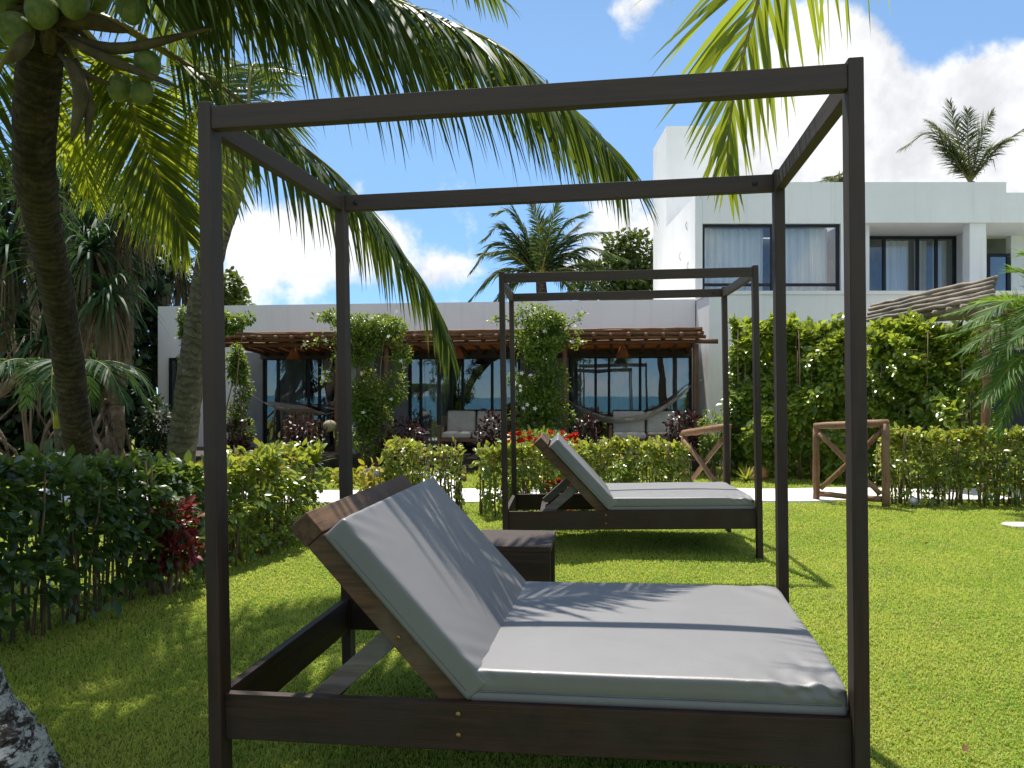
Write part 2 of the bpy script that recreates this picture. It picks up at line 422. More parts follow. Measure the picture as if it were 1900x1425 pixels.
# leaves: one template copied over many positions
LT_V = np.array([(0, 0, 0), (-.30, .30, .07), (0, .34, 0), (.30, .30, .07), (-.27, .68, .05), (0, .70, -.02), (.27, .68, .05), (0, 1.0, -.10)])
LT_F = [(0, 3, 2), (0, 2, 1), (2, 3, 6, 5), (2, 5, 4, 1), (5, 6, 7), (5, 7, 4)]
def leaves(name, P, dirs, sizes, mat, parent, nrm=None, width=1.0, tint=None, spread=.6, loc=None):
    """P (n,3) positions, dirs (n,3) leaf axes, sizes (n,)"""
    P = np.asarray(P, float); n = len(P)
    d = np.asarray(dirs, float) + rng.normal(0, spread, (n, 3)); d /= np.linalg.norm(d, axis=1)[:, None] + 1e-9
    up = np.array([0, 0, 1.0]) + rng.normal(0, .55, (n, 3)) if nrm is None else nrm + rng.normal(0, .35, (n, 3))
    x = np.cross(d, up); x /= np.linalg.norm(x, axis=1)[:, None] + 1e-9
    z = np.cross(x, d)
    L = LT_V * np.array([width, 1, 1])
    V = P[:, None, :] + sizes[:, None, None] * (L[None, :, 0:1] * x[:, None, :] + L[None, :, 1:2] * d[:, None, :] + L[None, :, 2:3] * z[:, None, :])
    lp = np.array([i for f in LT_F for i in f]); tt = np.array([len(f) for f in LT_F])
    loops = (lp[None, :] + 8 * np.arange(n)[:, None]).ravel()
    t = rng.random(n) if tint is None else np.clip(tint + rng.normal(0, .2, n), 0, 1)
    return np_mesh(name, V.reshape(-1, 3), loops, np.tile(tt, n), mat, parent, True, {'tint': np.repeat(t, 8)}, loc=loc)

def vnoise(P, f, seed=0):
    """cheap smooth noise in -1..1"""
    r = np.random.default_rng(seed); v = 0
    for k in range(5):
        w_ = r.normal(0, f, 3) * (1.0 + .35 * k); v = v + np.sin(P @ w_ + r.uniform(0, 6.28))
    return v / 5 * 1.6

def blob_leaves(name, blobs, n, size, mat, parent, shell=.55, seed=1, width=1.0, gaps=.25, freq=6.0, droop=.2, spread=.6):
    """leaf clumps through the volume of several ellipsoids (centre, radii)"""
    vol = np.array([b[1][0] * b[1][1] * b[1][2] for b in blobs]) ** .75; vol /= vol.sum()
    k = rng.choice(len(blobs), n * 2, p=vol)
    C = np.array([tuple(b[0]) for b in blobs], float)[k]; Rr = np.array([tuple(b[1]) for b in blobs], float)[k]
    u = rng.normal(0, 1, (n * 2, 3)); u /= np.linalg.norm(u, axis=1)[:, None]
    rad = shell + (1 - shell) * rng.random(n * 2) ** .6
    bump = 1 + .22 * vnoise(u * Rr + C, freq, seed)
    P = C + u * Rr * (rad * bump)[:, None]
    keep = vnoise(P, freq * 1.4, seed + 5) > -1 + gaps * 2 - .6 * rng.random(n * 2)
    P = P[keep][:n]; u = u[keep][:n]
    d = u * .8 + np.array([0, 0, -droop])
    return leaves(name, P, d, size * rng.uniform(.6, 1.25, len(P)), mat, parent, nrm=u * .5 + np.array([0, 0, .7]), width=width, spread=spread)

def stuff_stem(mb, a, b, r0, r1, n=5, amp=.02):
    P, _ = wobbly(a, b, r0, n, amp); mb.tube(P, [r0 + (r1 - r0) * i / (n - 1) for i in range(n)], 6)

# ------------------------------------------------------------------ ground
def gz(x, y):
    x = np.asarray(x, float); y = np.asarray(y, float)
    g = .0125 * (np.clip(y, 2, 9.5) - 3.2)
    g = g + .012 * np.clip(x, -2.2, 2.2) * np.clip((8.0 - y) / 4, 0, 1)
    g = g + .012 * np.sin(x * 1.3 + .6) * np.sin(y * .9 + 1.0) * np.clip((11 - y) / 4, 0, 1)
    return g
def gzz(x, y): return float(gz(x, y))
xs = np.arange(-24, 24.01, .25); ys = np.arange(-9, 26.01, .25)
X, Y = np.meshgrid(xs, ys); V = np.stack([X, Y, gz(X, Y)], -1).reshape(-1, 3)
nx, ny = len(xs), len(ys); i = np.arange((ny - 1) * (nx - 1)); r_, c_ = i // (nx - 1), i % (nx - 1); b_ = r_ * nx + c_
loops = np.stack([b_, b_ + 1, b_ + nx + 1, b_ + nx], -1)
tag(np_mesh('lawn', V, loops, np.full(len(i), 4), lawn_m, None, True), kind='structure')
mb = MB(); mb.add([(-900, -9.5, -.25), (900, -9.5, -.25), (900, 1500, -.25), (-900, 1500, -.25)], [(0, 1, 2, 3)])
tag(mb.build('ground', ground_m), kind='structure')
# beach and sea behind the camera: they are what the glass doors mirror
beach_m = mat_simple('beach_sand', (.50, .43, .32), (.58, .51, .40), 2, .9)
mb = MB(); mb.add([(-900, -9, -.02), (900, -9, -.02), (900, -26, -1.3), (-900, -26, -1.3)], [(0, 3, 2, 1)])
tag(mb.build('beach', beach_m), kind='structure')
m, n, out = newmat('sea_water')
co = n.node('ShaderNodeTexCoord').outputs['Object']
cc = n.mix(n.rng(n.noise(n.node('ShaderNodeMapping', inp={'Vector': co, 'Scale': (.02, .1, 1)}).outputs[0], 1, 5, .6), .4, .6), (.03, .14, .15), (.05, .20, .20))
bp = n.node('ShaderNodeBump', inp={'Height': n.noise(co, .7, 5, .6), 'Strength': .5, 'Distance': .3})
p = n.node('ShaderNodeBsdfPrincipled', inp={'Base Color': cc, 'Roughness': .25, 'Normal': bp.outputs[0]})
n.l.new(p.outputs[0], out.inputs[0])
mb = MB(); mb.add([(-3000, -24, -1.25), (3000, -24, -1.25), (3000, -4000, -1.25), (-3000, -4000, -1.25)], [(0, 3, 2, 1)])
tag(mb.build('sea', m), kind='structure')

# white path across the garden with a branch to the house
def path_edge(x):
    near = 10.15 + .10 * math.sin(x * .8) + (.35 if x > 3.6 else 0) * min(1, (x - 3.6)) - .05 * abs(x)*.2
    far = near + 1.35 + .12 * math.sin(x * .6 + 1)
    return near, far
mb = MB(); Vp = []
PX = np.arange(-9, 12.01, .25)
for x in PX:
    a, b = path_edge(x); Vp += [(x, a, gzz(x, a) + .03), (x, b, gzz(x, b) + .03), (x, a - .004, gzz(x, a) - .05), (x, b + .004, gzz(x, b) - .05)]
Fp = []
for k in range(len(PX) - 1):
    q = 4 * k
    Fp += [(q, q + 4, q + 5, q + 1), (q + 2, q + 6, q + 4, q), (q + 1, q + 5, q + 7, q + 3)]
mb.add(Vp, Fp)
tag(mb.build('path', path_m), kind='structure')
mb = MB(); Vb = []; Fb = []
for k in range(9):
    y = 11.3 + k * .36; xc = -1.25 + .15 * math.sin(k * .6); hw = .33
    Vb += [(xc - hw, y, gzz(xc, y) + .034), (xc + hw, y, gzz(xc, y) + .034)]
    if k: q = 2 * k; Fb.append((q - 2, q - 1, q + 1, q))
mb.add(Vb, Fb)
tag(mb.build('footpath', path_m), kind='structure')

# grass blades on the lawn
def grass():
    out = []
    N0 = 620000
    u = rng.random(N0)
    y0, y1 = 2.35, 10.25
    ex = -.55                                   # density falls with distance
    yy = (y0 ** (ex + 1.0 + .0) + u * (y1 ** (ex + 1.0) - y0 ** (ex + 1.0))) ** (1 / (ex + 1.0))
    xx = (rng.random(N0) * 2 - 1) * (yy * .66 + 1.7)
    # second, thin cover: lawn beyond the path
    N1 = 75000
    y2 = rng.uniform(11.3, 15.0, N1); x2 = (rng.random(N1) * 2 - 1) * (y2 * .72)
    xx = np.concatenate([xx, x2]); yy = np.concatenate([yy, y2])
    near = np.array([path_edge(x)[0] for x in np.linspace(-9, 12, 200)])
    far = np.array([path_edge(x)[1] for x in np.linspace(-9, 12, 200)])
    na = np.interp(xx, np.linspace(-9, 12, 200), near); fa = np.interp(xx, np.linspace(-9, 12, 200), far)
    ok = ~((yy > na - .02) & (yy < fa + .02))
    ok &= ~((np.abs(xx + 1.25) < .42) & (yy > 11))
    xx, yy = xx[ok], yy[ok]; n = len(xx)
    P = np.stack([xx, yy, gz(xx, yy) - .004], -1)
    patch = vnoise(np.stack([xx, yy, 0 * xx], -1), 2.2, 3) * .4 + vnoise(np.stack([xx, yy, 0 * xx], -1), 11, 4) * .5 + vnoise(np.stack([xx, yy, 0 * xx], -1), 45, 6) * .5
    h = (.0155 + .007 * rng.random(n) + .0045 * patch) * (1 + .05 * yy)
    wd = (.0016 + .0004 * yy) * rng.uniform(.7, 1.3, n)
    a = rng.uniform(0, 6.283, n); lean = rng.uniform(.15, .95, n)
    sx = np.stack([np.cos(a), np.sin(a), 0 * a], -1); f = np.stack([-np.sin(a), np.cos(a), 0 * a], -1)
    mid = P + f * (h * lean * .35)[:, None] + np.array([0, 0, 1]) * (h * .62)[:, None]
    tip = P + f * (h * lean * 1.15)[:, None] + np.array([0, 0, 1]) * (h * (1.05 - .35 * lean))[:, None]
    V = np.stack([P - sx * wd[:, None], P + sx * wd[:, None], mid + sx * (wd * .75)[:, None], tip, mid - sx * (wd * .75)[:, None]], 1)
    loops = (np.array([0, 1, 2, 4, 4, 2, 3])[None, :] + 5 * np.arange(n)[:, None]).ravel()
    t = np.clip(rng.random(n) * .8 + .2 * patch, 0, 1)
    t = np.where(rng.random(n) < .16, .95, t * .8)
    tag(np_mesh('grass', V.reshape(-1, 3), loops, np.tile([4, 3], n), grass_m, None, False, {'tint': np.repeat(t, 5)}), kind='stuff')
grass()

# ------------------------------------------------------------------ two-storey villa (right)
def wallbox(mb, x0, x1, y0, y1, z0, z1): mb.box((x0, y0, z0), (x1, y1, z1))
def curtain(name, x0, x1, y, z0, z1, parent, amp=.035, wl=.11, mat=None):
    n = max(12, int((x1 - x0) / .018)); V = []; F = []; ph = random.uniform(0, 6)
    for i in range(n + 1):
        x = x0 + (x1 - x0) * i / n
        o = amp * math.sin(x / wl * 6.283 + ph + .9 * math.sin(x * 5 + ph))
        V += [(x, y + o * 1.15, z0), (x + .01 * math.sin(x * 9), y + o * .8, z1)]
        if i: F.append((2 * i - 2, 2 * i, 2 * i + 1, 2 * i - 1))
    mb = MB(); mb.add(V, F); return mb.build(name, mat or curtain_m, parent, True)
def glazing(parent, name, xs, y, z0, z1, transom=None, gm=None, bar=.05, label=None):
    """one framed glazing: frame mesh (part) with its panes as sub-part"""
    mb = MB(); b = bar / 2
    mb.box((xs[0], y - .03, z1 - bar), (xs[-1], y + .03, z1)); mb.box((xs[0], y - .03, z0), (xs[-1], y + .03, z0 + bar))
    for k, x in enumerate(xs):
        xa, xb = (x, x + bar) if k == 0 else ((x - bar, x) if k == len(xs) - 1 else (x - b, x + b))
        mb.box((xa, y - .034, z0 + .002), (xb, y + .034, z1 - .002))
    if transom: mb.box((xs[0] + bar, y - .027, transom - b), (xs[-1] - bar, y + .027, transom + b))
    fr = mb.build(name, frame_m, parent)
    mb = MB(); mb.box((xs[0] + .01, y - .004, z0 + .01), (xs[-1] - .01, y + .004, z1 - .01))
    mb.build('pane', gm or glass_m, fr)
    return fr
vl = thing('villa', 'white two storey villa with flat roofs, square tower and upper terrace', 'building', (3.8, 15.9, 0))
inv = Vector((3.8, 15.9, 0))
def L(x0, x1, y0, y1, z0, z1, mb): mb.box((x0 - 3.8, y0 - 15.9, z0), (x1 - 3.8, y1 - 15.9, z1))
mb = MB()   # ground floor walls
L(3.8, 12.5, 15.9, 16.1, -.1, 3.36, mb); L(3.8, 4.0, 16.103, 17.1, -.1, 3.36, mb); L(3.803, 4.0, 17.103, 22, -.1, 3.0, mb)
mb.build('wall', white, vl)
mb = MB(); L(3.78, 12.5, 15.88, 16.12, 3.36, 3.43, mb); L(3.78, 4.02, 16.123, 17.09, 3.36, 3.43, mb); mb.build('terrace_parapet_cap', white, vl)
mb = MB(); L(4.0, 13, 16.1, 18.6, 2.72, 2.84, mb); mb.build('terrace_floor', white, vl)
mb = MB()   # upper storey
L(3.8, 3.95, 17.1, 17.3, 2.84, 5.84, mb); L(6.82, 7.32, 17.1, 17.3, 2.84, 5.84, mb); L(3.953, 6.817, 17.1, 17.3, 4.98, 5.84, mb)
L(3.8, 4.0, 17.303, 20.3, 2.9, 5.56, mb); L(7.32, 7.5, 17.303, 18.5, 2.84, 5.0, mb)
L(7.323, 10.25, 17.1, 17.3, 5.0, 5.84, mb); L(7.32, 12.6, 17.303, 18.7, 5.0, 5.2, mb); L(10.253, 12.6, 17.1, 17.3, 5.0, 5.62, mb)
L(9.97, 10.2, 17.9, 18.497, 2.84, 4.997, mb); L(11.2, 12.6, 18.5, 18.7, 2.84, 4.997, mb); L(10.2, 10.65, 18.5, 18.7, 2.84, 4.997, mb)
L(7.503, 12.6, 18.703, 18.9, 5.0, 5.5, mb)
mb.build('upper_wall', white, vl)
mb = MB(); L(9.52, 9.86, 17.15, 17.42, 2.84, 4.997, mb); mb.build('column', white, vl)
mb = MB(); L(4.0, 7.3, 17.3, 20.3, 5.3, 5.45, mb); L(7.5, 12.6, 18.9, 22, 5.3, 5.45, mb); mb.build('roof', white, vl)
mb = MB(); L(3.8, 5.42, 20.303, 22.2, 0, 8.05, mb); mb.build('tower', white, vl)
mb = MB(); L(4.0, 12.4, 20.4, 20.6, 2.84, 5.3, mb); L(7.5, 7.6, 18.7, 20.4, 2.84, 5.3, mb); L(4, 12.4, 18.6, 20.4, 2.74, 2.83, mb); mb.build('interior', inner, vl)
wv = glazing(vl, 'window', [.15, 1.62, 3.02], 1.3, 2.9, 4.98, 3.72, glass_up, .06)
for a, b in ((.22, .86), (.84, 1.50), (1.66, 2.42), (2.40, 2.86)):
    curtain('curtain', a, b, 1.52, 2.9, 4.93, wv, .03, .15)
wv = glazing(vl, 'sliding_door', [3.72, 4.55, 5.3, 5.72, 6.16], 2.62, 2.85, 4.985, None, glass_up, .06)
for a, b in ((3.75, 4.15), (4.70, 5.22), (5.34, 5.62), (5.75, 6.1)):
    curtain('curtain', a, b, 2.85, 2.9, 4.93, wv, .03, .15)
glazing(vl, 'entrance_door', [6.86, 7.38], 2.63, 2.85, 4.6, None, glass_m, .07)
for yy, z in ((17.9, 5.1), (18.6, 4.55), (17.75, 4.2)):
    mb = MB(); mb.tube(spline([(-.004, yy - 15.9, z + .09), (-.03, yy - 15.88, z), (-.004, yy - 15.94, z - .10)], 7), .008, 6); mb.build('wall_hook', steel, vl, True)
wallmark = MB(); wallmark.box((6.35, 1.90, 3.88), (6.40, 2.0, 4.02)); wallmark.build('wall_lamp', frame_m, vl)

# ------------------------------------------------------------------ low guest house (yawed)
HY = -R(6.8)
hs = thing('guest_house', 'long low white guest house with three glass fronted rooms', 'building', (3.78, 17, 0), (0, 0, HY))
cy, sy = math.cos(HY), math.sin(HY)
def hx(px, ly=0.0):
    k = (px - 950) / FPX
    # point = (3.78 + cy*x - sy*ly, 17 + sy*x + cy*ly)
    return (k * (17 + cy * ly) - 3.78 + sy * ly) / (cy - k * sy)
def hY(x, ly=0.0): return 17 + sy * x + cy * ly
def hw(x, ly, z=0.0): return Vector((3.78 + cy * x - sy * ly, 17 + sy * x + cy * ly, z))
XL = hx(293); DK = .28; DH = 2.36; RT = 3.40
doors = [(hx(487), hx(655)), (hx(757), hx(965)), (hx(1055), hx(1284))]
mb = MB(); mb.box((XL, 0, DH), (-.003, .2, RT))
prev = XL
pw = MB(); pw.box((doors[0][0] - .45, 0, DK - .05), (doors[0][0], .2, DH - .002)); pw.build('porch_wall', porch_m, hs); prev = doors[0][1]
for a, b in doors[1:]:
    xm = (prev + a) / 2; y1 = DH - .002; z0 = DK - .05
    pw = MB(); Q = [(prev, 0), (xm - .06, 0), (xm - .06, -1.9), (xm + .06, -1.9), (xm + .06, 0), (a, 0), (a, .2), (prev, .2)]  # dividing fins between the porches, added to darken them
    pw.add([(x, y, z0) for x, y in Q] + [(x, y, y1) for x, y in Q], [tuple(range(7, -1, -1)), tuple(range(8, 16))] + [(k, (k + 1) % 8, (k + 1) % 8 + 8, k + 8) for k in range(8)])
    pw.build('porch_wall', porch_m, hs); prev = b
mb.box((XL, 0, -.1), (doors[0][0] - .452, .2, DH - .002)); mb.box((prev, 0, -.1), (-.003, .2, DH - .002))
mb.box((XL, .203, -.1), (XL + .2, 5, RT)); mb.box((XL + .2, 4.8, -.1), (0, 5, RT))
mb.build('wall', white, hs)
mb = MB(); mb.box((XL + .2, .2, RT - .32), (0, 4.8, RT - .18)); mb.build('roof', white, hs)
mb = MB(); mb.box((XL + .2, 3.2, DK), (-.02, 3.3, 3.05))
for k in range(2):
    xm = (doors[k][1] + doors[k + 1][0]) / 2; mb.box((xm - .08, .2, DK), (xm + .08, 3.2, 3.05))
mb.box((-.12, .2, DK), (-.02, 3.2, 3.05)); mb.box((XL + .2, .2, DK), (XL + .3, 3.2, 3.05)); mb.box((XL + .2, .2, DK - .06), (-.02, 3.3, DK - .001))
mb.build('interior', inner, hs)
mb = MB(); mb.box((XL + .3, -2.75, 0.0), (-.05, -.003, DK)); 
for k in range(2): mb.box((hx(835, -3.0) , -3.05 - .3 * k, 0), (hx(905, -3.0), -2.753 - .3 * k, .19 - .09 * k))
mb.build('deck', floor_m, hs)
bars = [[487, 513, 570, 590, 655], [757, 779, 836, 857, 912, 965], [1055, 1105, 1130, 1188, 1284]]
curts = [[(515, 568), (592, 612)], [(781, 834)], [(1062, 1104), (1136, 1184), (1240, 1276)]]
for k in range(3):
    g = glazing(hs, 'sliding_door', [hx(q) for q in bars[k]], .1, DK, DH - .004, None, glass_m, .055)
    for a, b in curts[k]: curtain('curtain', hx(a, .5), hx(b, .5), .48, DK + .02, DH - .03, g, .03, .12)
glazing(hs, 'window', [hx(316), hx(332)], -.03, .95, 2.25, None, glass_m, .04)

# ------------------------------------------------------------------ pergolas in front of the rooms
PY = -2.55
cane_m = mat_leaf('straw_cane', (.16, .085, .04), (.26, .15, .07), (.50, .25, .09), .40, .6, .2)
PG = [(392, 668, ''), (676, 990, ''), (1000, 1303, '')]
PLAB = ['reddish pole pergola over the left room porch, half hidden behind palm trunk',
        'reddish pole pergola over the middle room porch, palm frond tip in front',
        'reddish pole pergola over the right porch with one long beam jutting out']
def hz_(py, x, ly): return EYE + (HZ - py) * hY(x, ly) / FPX
for k, (pa, pb, _) in enumerate(PG):
    xa, xb = hx(pa, PY), hx(pb, PY)
    t = thing('pergola', PLAB[k], 'pergola', hw((xa + xb) / 2, PY), (0, 0, HY), 'pergolas in front of the guest rooms')
    xc = (xa + xb) / 2; h2 = (xb - xa) / 2; zt = 2.62
    ox = xc
    def pp(x, ly, z): return (x - ox, ly - PY, z)
    mb = MB()
    for j, (dz, dy) in enumerate(((0, 0), (-.065, -.02), (-.125, .03))):
        P, Q = wobbly(pp(xa - .03 * j, PY + dy, zt - .04 + dz), pp(xb + .03 * j, PY + dy, zt - .04 + dz + random.uniform(-.01, .01)), .033, 14, .007)
        mb.tube(P, Q, 7)
    mb.build('eave_pole', pole_red, t, True)
    mb = MB(); nr = int((xb - xa) / .30)
    for j in range(nr + 1):
        x = xa + .06 + (xb - xa - .12) * j / nr
        P, Q = wobbly(pp(x, PY - .10, zt - .13), pp(x + random.uniform(-.03, .03), -.14, zt - .31), .042, 6, .006); mb.tube(P, Q, 7)
    mb.build('rafter', pole_red, t, True)
    mb = MB()
    for j in range(46):
        y = PY - .02 + 2.5 * j / 45
        P, Q = wobbly(pp(xa, y, zt - .062 - .18 * j / 45), pp(xb, y, zt - .062 - .18 * j / 45 + random.uniform(-.01, .01)), .024, 5, .008); mb.tube(P, Q, 5)
    mb.build('cane_cover', cane_m, t, True)
    mb = MB(); mb.box(pp(xa - .1, -.135, 2.20), pp(xb + .05, -.004, 2.42)); mb.build('shade_beam', wood_x, t, bevel=.006)  # dark strip added over the door head, stands for shade under the roof
    mb = MB(); P, Q = wobbly(pp(xa - .05, PY + .25, zt - .245), pp(xb + (.30 if k == 2 else .05), PY + .25, zt - .24), .045, 10, .006); mb.tube(P, Q, 8)
    mb.build('beam', pole_red, t, True)
    for px in ([626], [717], [1048, 1291])[k]:
        x = hx(px, PY + .25); mb = MB()
        P, Q = wobbly(pp(x, PY + .25, DK - .3), pp(x, PY + .25, zt - .30), .05, 8, .008); mb.tube(P, Q, 9); mb.build('post', pole_red_z, t, True)
for px, nm in ((545, 'cone shaped terracotta pendant lamp under the left pergola'), (850, 'cone shaped terracotta pendant lamp under the middle pergola'), (1155, 'cone shaped terracotta pendant lamp under the right pergola')):
    x = hx(px, -1.3); t = thing('pendant_lamp', nm, 'lamp', hw(x, -1.3, 0), (0, 0, HY), 'pendant lamps under the pergolas')
    mb = MB(); V = []; ns = 16
    for rr, zz in ((.03, 2.36), (.05, 2.34), (.15, 2.14), (.145, 2.14), (.04, 2.33)):
        V += [(rr * math.cos(6.283 * q / ns), rr * math.sin(6.283 * q / ns), zz) for q in range(ns)]
    F = [(a * ns + q, a * ns + (q + 1) % ns, (a + 1) * ns + (q + 1) % ns, (a + 1) * ns + q) for a in range(4) for q in range(ns)]
    mb.add(V, F); mb.build('lamp_shade', lamp_m, t, True)
    mb = MB(); mb.tube([(0, 0, 2.35), (0, 0, 2.46)], .006, 6); mb.build('cord', frame_m, t)

# porch furniture -------------------------------------------------------------
def sofa(px, wid, label):
    t = thing('garden_sofa', label, 'sofa', hw(hx(px, -1.0), -1.0, DK), (0, 0, HY), 'garden sofas on the porches')
    w2 = wid / 2
    mb = MB()
    mb.box((-w2, -.36, .22), (w2, .32, .29)); mb.box((-w2, .30, .29), (w2, .35, .72))
    mb.build('frame', sofa_wood, t, bevel=.008)
    for sx in (-1, 1):
        mb = MB(); a, b = sorted((sx * w2, sx * (w2 - .06))); a -= .0; 
        mb.box((a - (.003 if sx < 0 else 0), -.40, .50), (b + (.003 if sx > 0 else 0), .36, .54)); mb.build('armrest', sofa_wood, t, bevel=.006)
        for y in (-.37, .30):
            mb = MB(); mb.box((a - .004, y - .004, 0), (b + .004, y + .06, .498)); mb.build('leg', sofa_wood, t, bevel=.005)
    for sx in (-1, 1):
        a, b = sorted((.012 * sx, sx * (w2 - .07)))
        o = cushion_box('seat_cushion', (a, -.36, .29), (b, .28, .41), t, sofa_fab, .04)
        M = Matrix.Translation((0, .16, .40)) @ Matrix.Rotation(R(-12), 4, 'X')
        o = cushion_box('back_cushion', (a, 0, 0), (b, .13, .44), t, sofa_fab, .045, M)
    return t
def cushion_box(name, a, b, parent, mat, r=.03, M=None, crown=.012, wr=None, nx=24, ny=16, nz=8, seam=False):
    """rounded cushion: box grid pushed to a rounded shape, slightly crowned"""
    a = np.array(a, float); b = np.array(b, float); c = (a + b) / 2; h = (b - a) / 2
    V = []; F = []
    def face(ax, sgn, n1, n2):
        u, v = [(1, 2), (2, 0), (0, 1)][ax]
        base = len(V)
        for i in range(n1 + 1):
            for j in range(n2 + 1):
                p = np.zeros(3); p[ax] = sgn
                # concentrate rows near the edges
                p[u] = math.sin((i / n1 * 2 - 1) * math.pi / 2 * .999) * .5 + (i / n1 * 2 - 1) * .5
                p[v] = math.sin((j / n2 * 2 - 1) * math.pi / 2 * .999) * .5 + (j / n2 * 2 - 1) * .5
                V.append(p)
        for i in range(n1):
            for j in range(n2):
                q = base + i * (n2 + 1) + j
                f = (q, q + n2 + 1, q + n2 + 2, q + 1)
                F.append(f if sgn > 0 else f[::-1])
    nn = (nx, ny, nz)
    for ax in range(3):
        u, v = [(1, 2), (2, 0), (0, 1)][ax]
        for s_ in (-1, 1): face(ax, s_, nn[u], nn[v])
    P = np.array(V) * h
    hr = np.maximum(h - r, 1e-4)
    inner_ = np.clip(P, -hr, hr); dlt = P - inner_; ln = np.linalg.norm(dlt, axis=1)[:, None]
    P = np.where(ln > 1e-9, inner_ + dlt / np.maximum(ln, 1e-9) * np.minimum(ln, r), P)
    qx = P[:, 0] / h[0]; qy = P[:, 1] / h[1]; qz = P[:, 2] / h[2]
    small = int(np.argmin(h))
    oth = [k for k in range(3) if k != small]
    q1, q2 = P[:, oth[0]] / h[oth[0]], P[:, oth[1]] / h[oth[1]]
    sg = np.sign(P[:, small]) * np.clip(np.abs(P[:, small]) / h[small] * 1.3 - .3, 0, 1)
    P[:, small] += sg * crown * (1 - q1 ** 2) * (1 - q2 ** 2)
    P[:, oth[0]] += -.010 * np.sign(q1) * (np.abs(q1) ** 6) * (1 - q2 ** 2) * (r > .02)
    if wr is not None: P = wr(P, h)
    P = P + c
    if M is not None:
        if M.to_3x3().determinant() < 0: F = [f[::-1] for f in F]
        Mn = np.array(M); P = P @ Mn[:3, :3].T + Mn[:3, 3]
    tot = [4] * len(F); lp = [i for f in F for i in f]
    # weld seams between the six grids
    key = {}; remap = np.zeros(len(P), int); out = []
    for i, p in enumerate(P):
        k = tuple(np.round(p, 5))
        if k not in key: key[k] = len(out); out.append(p)
        remap[i] = key[k]
    return np_mesh(name, out, remap[np.array(lp)], tot, mat, parent, True)
sofa(880, 1.35, 'wooden sofa with pale cushions on the middle porch')
sofa(1199, 1.45, 'wooden sofa with pale cushions on the right porch under the hammock')
def wood_chair(px, label):
    t = thing('wooden_chair', label, 'chair', hw(hx(px, -1.4), -1.4, DK), (0, 0, HY + .25))
    mb = MB(); mb.box((-.27, -.27, .38), (.27, .27, .42)); mb.build('seat', sofa_wood, t, bevel=.005)
    mb = MB(); mb.box((-.27, .24, .80), (.27, .28, .86))
    for k in range(7): mb.box((-.24 + k * .075, .25, .42), (-.20 + k * .075, .27, .80))
    mb.build('backrest', sofa_wood, t)
    for sx in (-1, 1):
        mb = MB(); mb.box((sx * .27 - .03, -.28, .60), (sx * .27 + .03, .27, .64)); mb.build('armrest', sofa_wood, t)
        for y in (-.25, .26): 
            mb = MB(); mb.box((sx * .25 - .022, y - .022, 0), (sx * .25 + .022, y + .022, .60)); mb.build('leg', sofa_wood, t)
wood_chair(556, 'wooden slat back armchair on the dark left porch')
def low_table(px, label, ly=-1.75):
    t = thing('porch_table', label, 'table', hw(hx(px, ly), ly, DK), (0, 0, HY))
    mb = MB(); mb.box((-.25, -.22, .36), (.25, .22, .41)); mb.build('tabletop', sofa_wood, t, bevel=.005)
    for sx in (-1, 1):
        for s2 in (-1, 1):
            mb = MB(); mb.box((sx * .21 - .03, s2 * .18 - .03, 0), (sx * .21 + .03, s2 * .18 + .03, .359)); mb.build('leg', sofa_wood, t)
low_table(1228, 'small wooden table at the right end of the right porch sofa')
def hammock(pa, za, pb, zb, ly, sag, label):
    t = thing('hammock', label, 'hammock', (0, 0, 0), (0, 0, 0), 'hammocks hung on the porches')
    A = hw(hx(pa, ly), ly, za); B = hw(hx(pb, ly), ly, zb); V = []; F = []; ns = 26; nw = 8
    for i in range(ns + 1):
        u = i / ns; c = A.lerp(B, u); c.z -= sag * 4 * u * (1 - u)
        wd = .46 * (math.sin(math.pi * u) ** .55) + .015
        for j in range(nw + 1):
            v = j / nw * 2 - 1
            V.append(c + Vector((.12 * v * wd, v * wd, .16 * abs(v) ** 1.7 * math.sin(math.pi * u) + .012 * math.sin(j * 2.3 + i * .6))))
    for i in range(ns):
        for j in range(nw):
            q = i * (nw + 1) + j; F.append((q, q + nw + 1, q + nw + 2, q + 1))
    mb = MB(); mb.add(V, F); mb.build('sling', hammock_m, t, True)
    mb = MB()
    for E_, D_ in ((A, (A - B).normalized()), (B, (B - A).normalized())): mb.tube([E_, E_ + D_ * .25 + Vector((0, 0, .10))], .010, 6)
    mb.build('rope', hammock_m, t)
hammock(1056, 1.30, 1283, 1.62, -.65, .62, 'pale cotton hammock slung across the right porch')
hammock(488, 1.28, 602, 1.02, -.6, .12, 'pale cotton hammock in the shade of the left porch')
t = thing('round_lantern', 'round pale woven lantern beside the post of the left porch', 'lantern', at(612, 790, 14.2), (0, 0, 0))
mb = MB(); V = []; ns = 16; nrow = 9
for a in range(nrow + 1):
    th = math.pi * a / nrow
    for q in range(ns): V.append((.118 * math.sin(th) * math.cos(6.283 * q / ns) * (1 + .03 * math.cos(q * 3.14)), .118 * math.sin(th) * math.sin(6.283 * q / ns) * (1 + .03 * math.cos(q * 3.14)), .10 * math.cos(th)))
mb.add(V, [(a * ns + q, (a + 1) * ns + q, (a + 1) * ns + (q + 1) % ns, a * ns + (q + 1) % ns) for a in range(nrow) for q in range(ns)])
mb.build('shade', gourd_m, t, True)
mb = MB(); mb.tube([(0, 0, .09), (.02, .1, 1.0), (0, .1, 1.35)], .006, 5); mb.build('cord', frame_m, t)

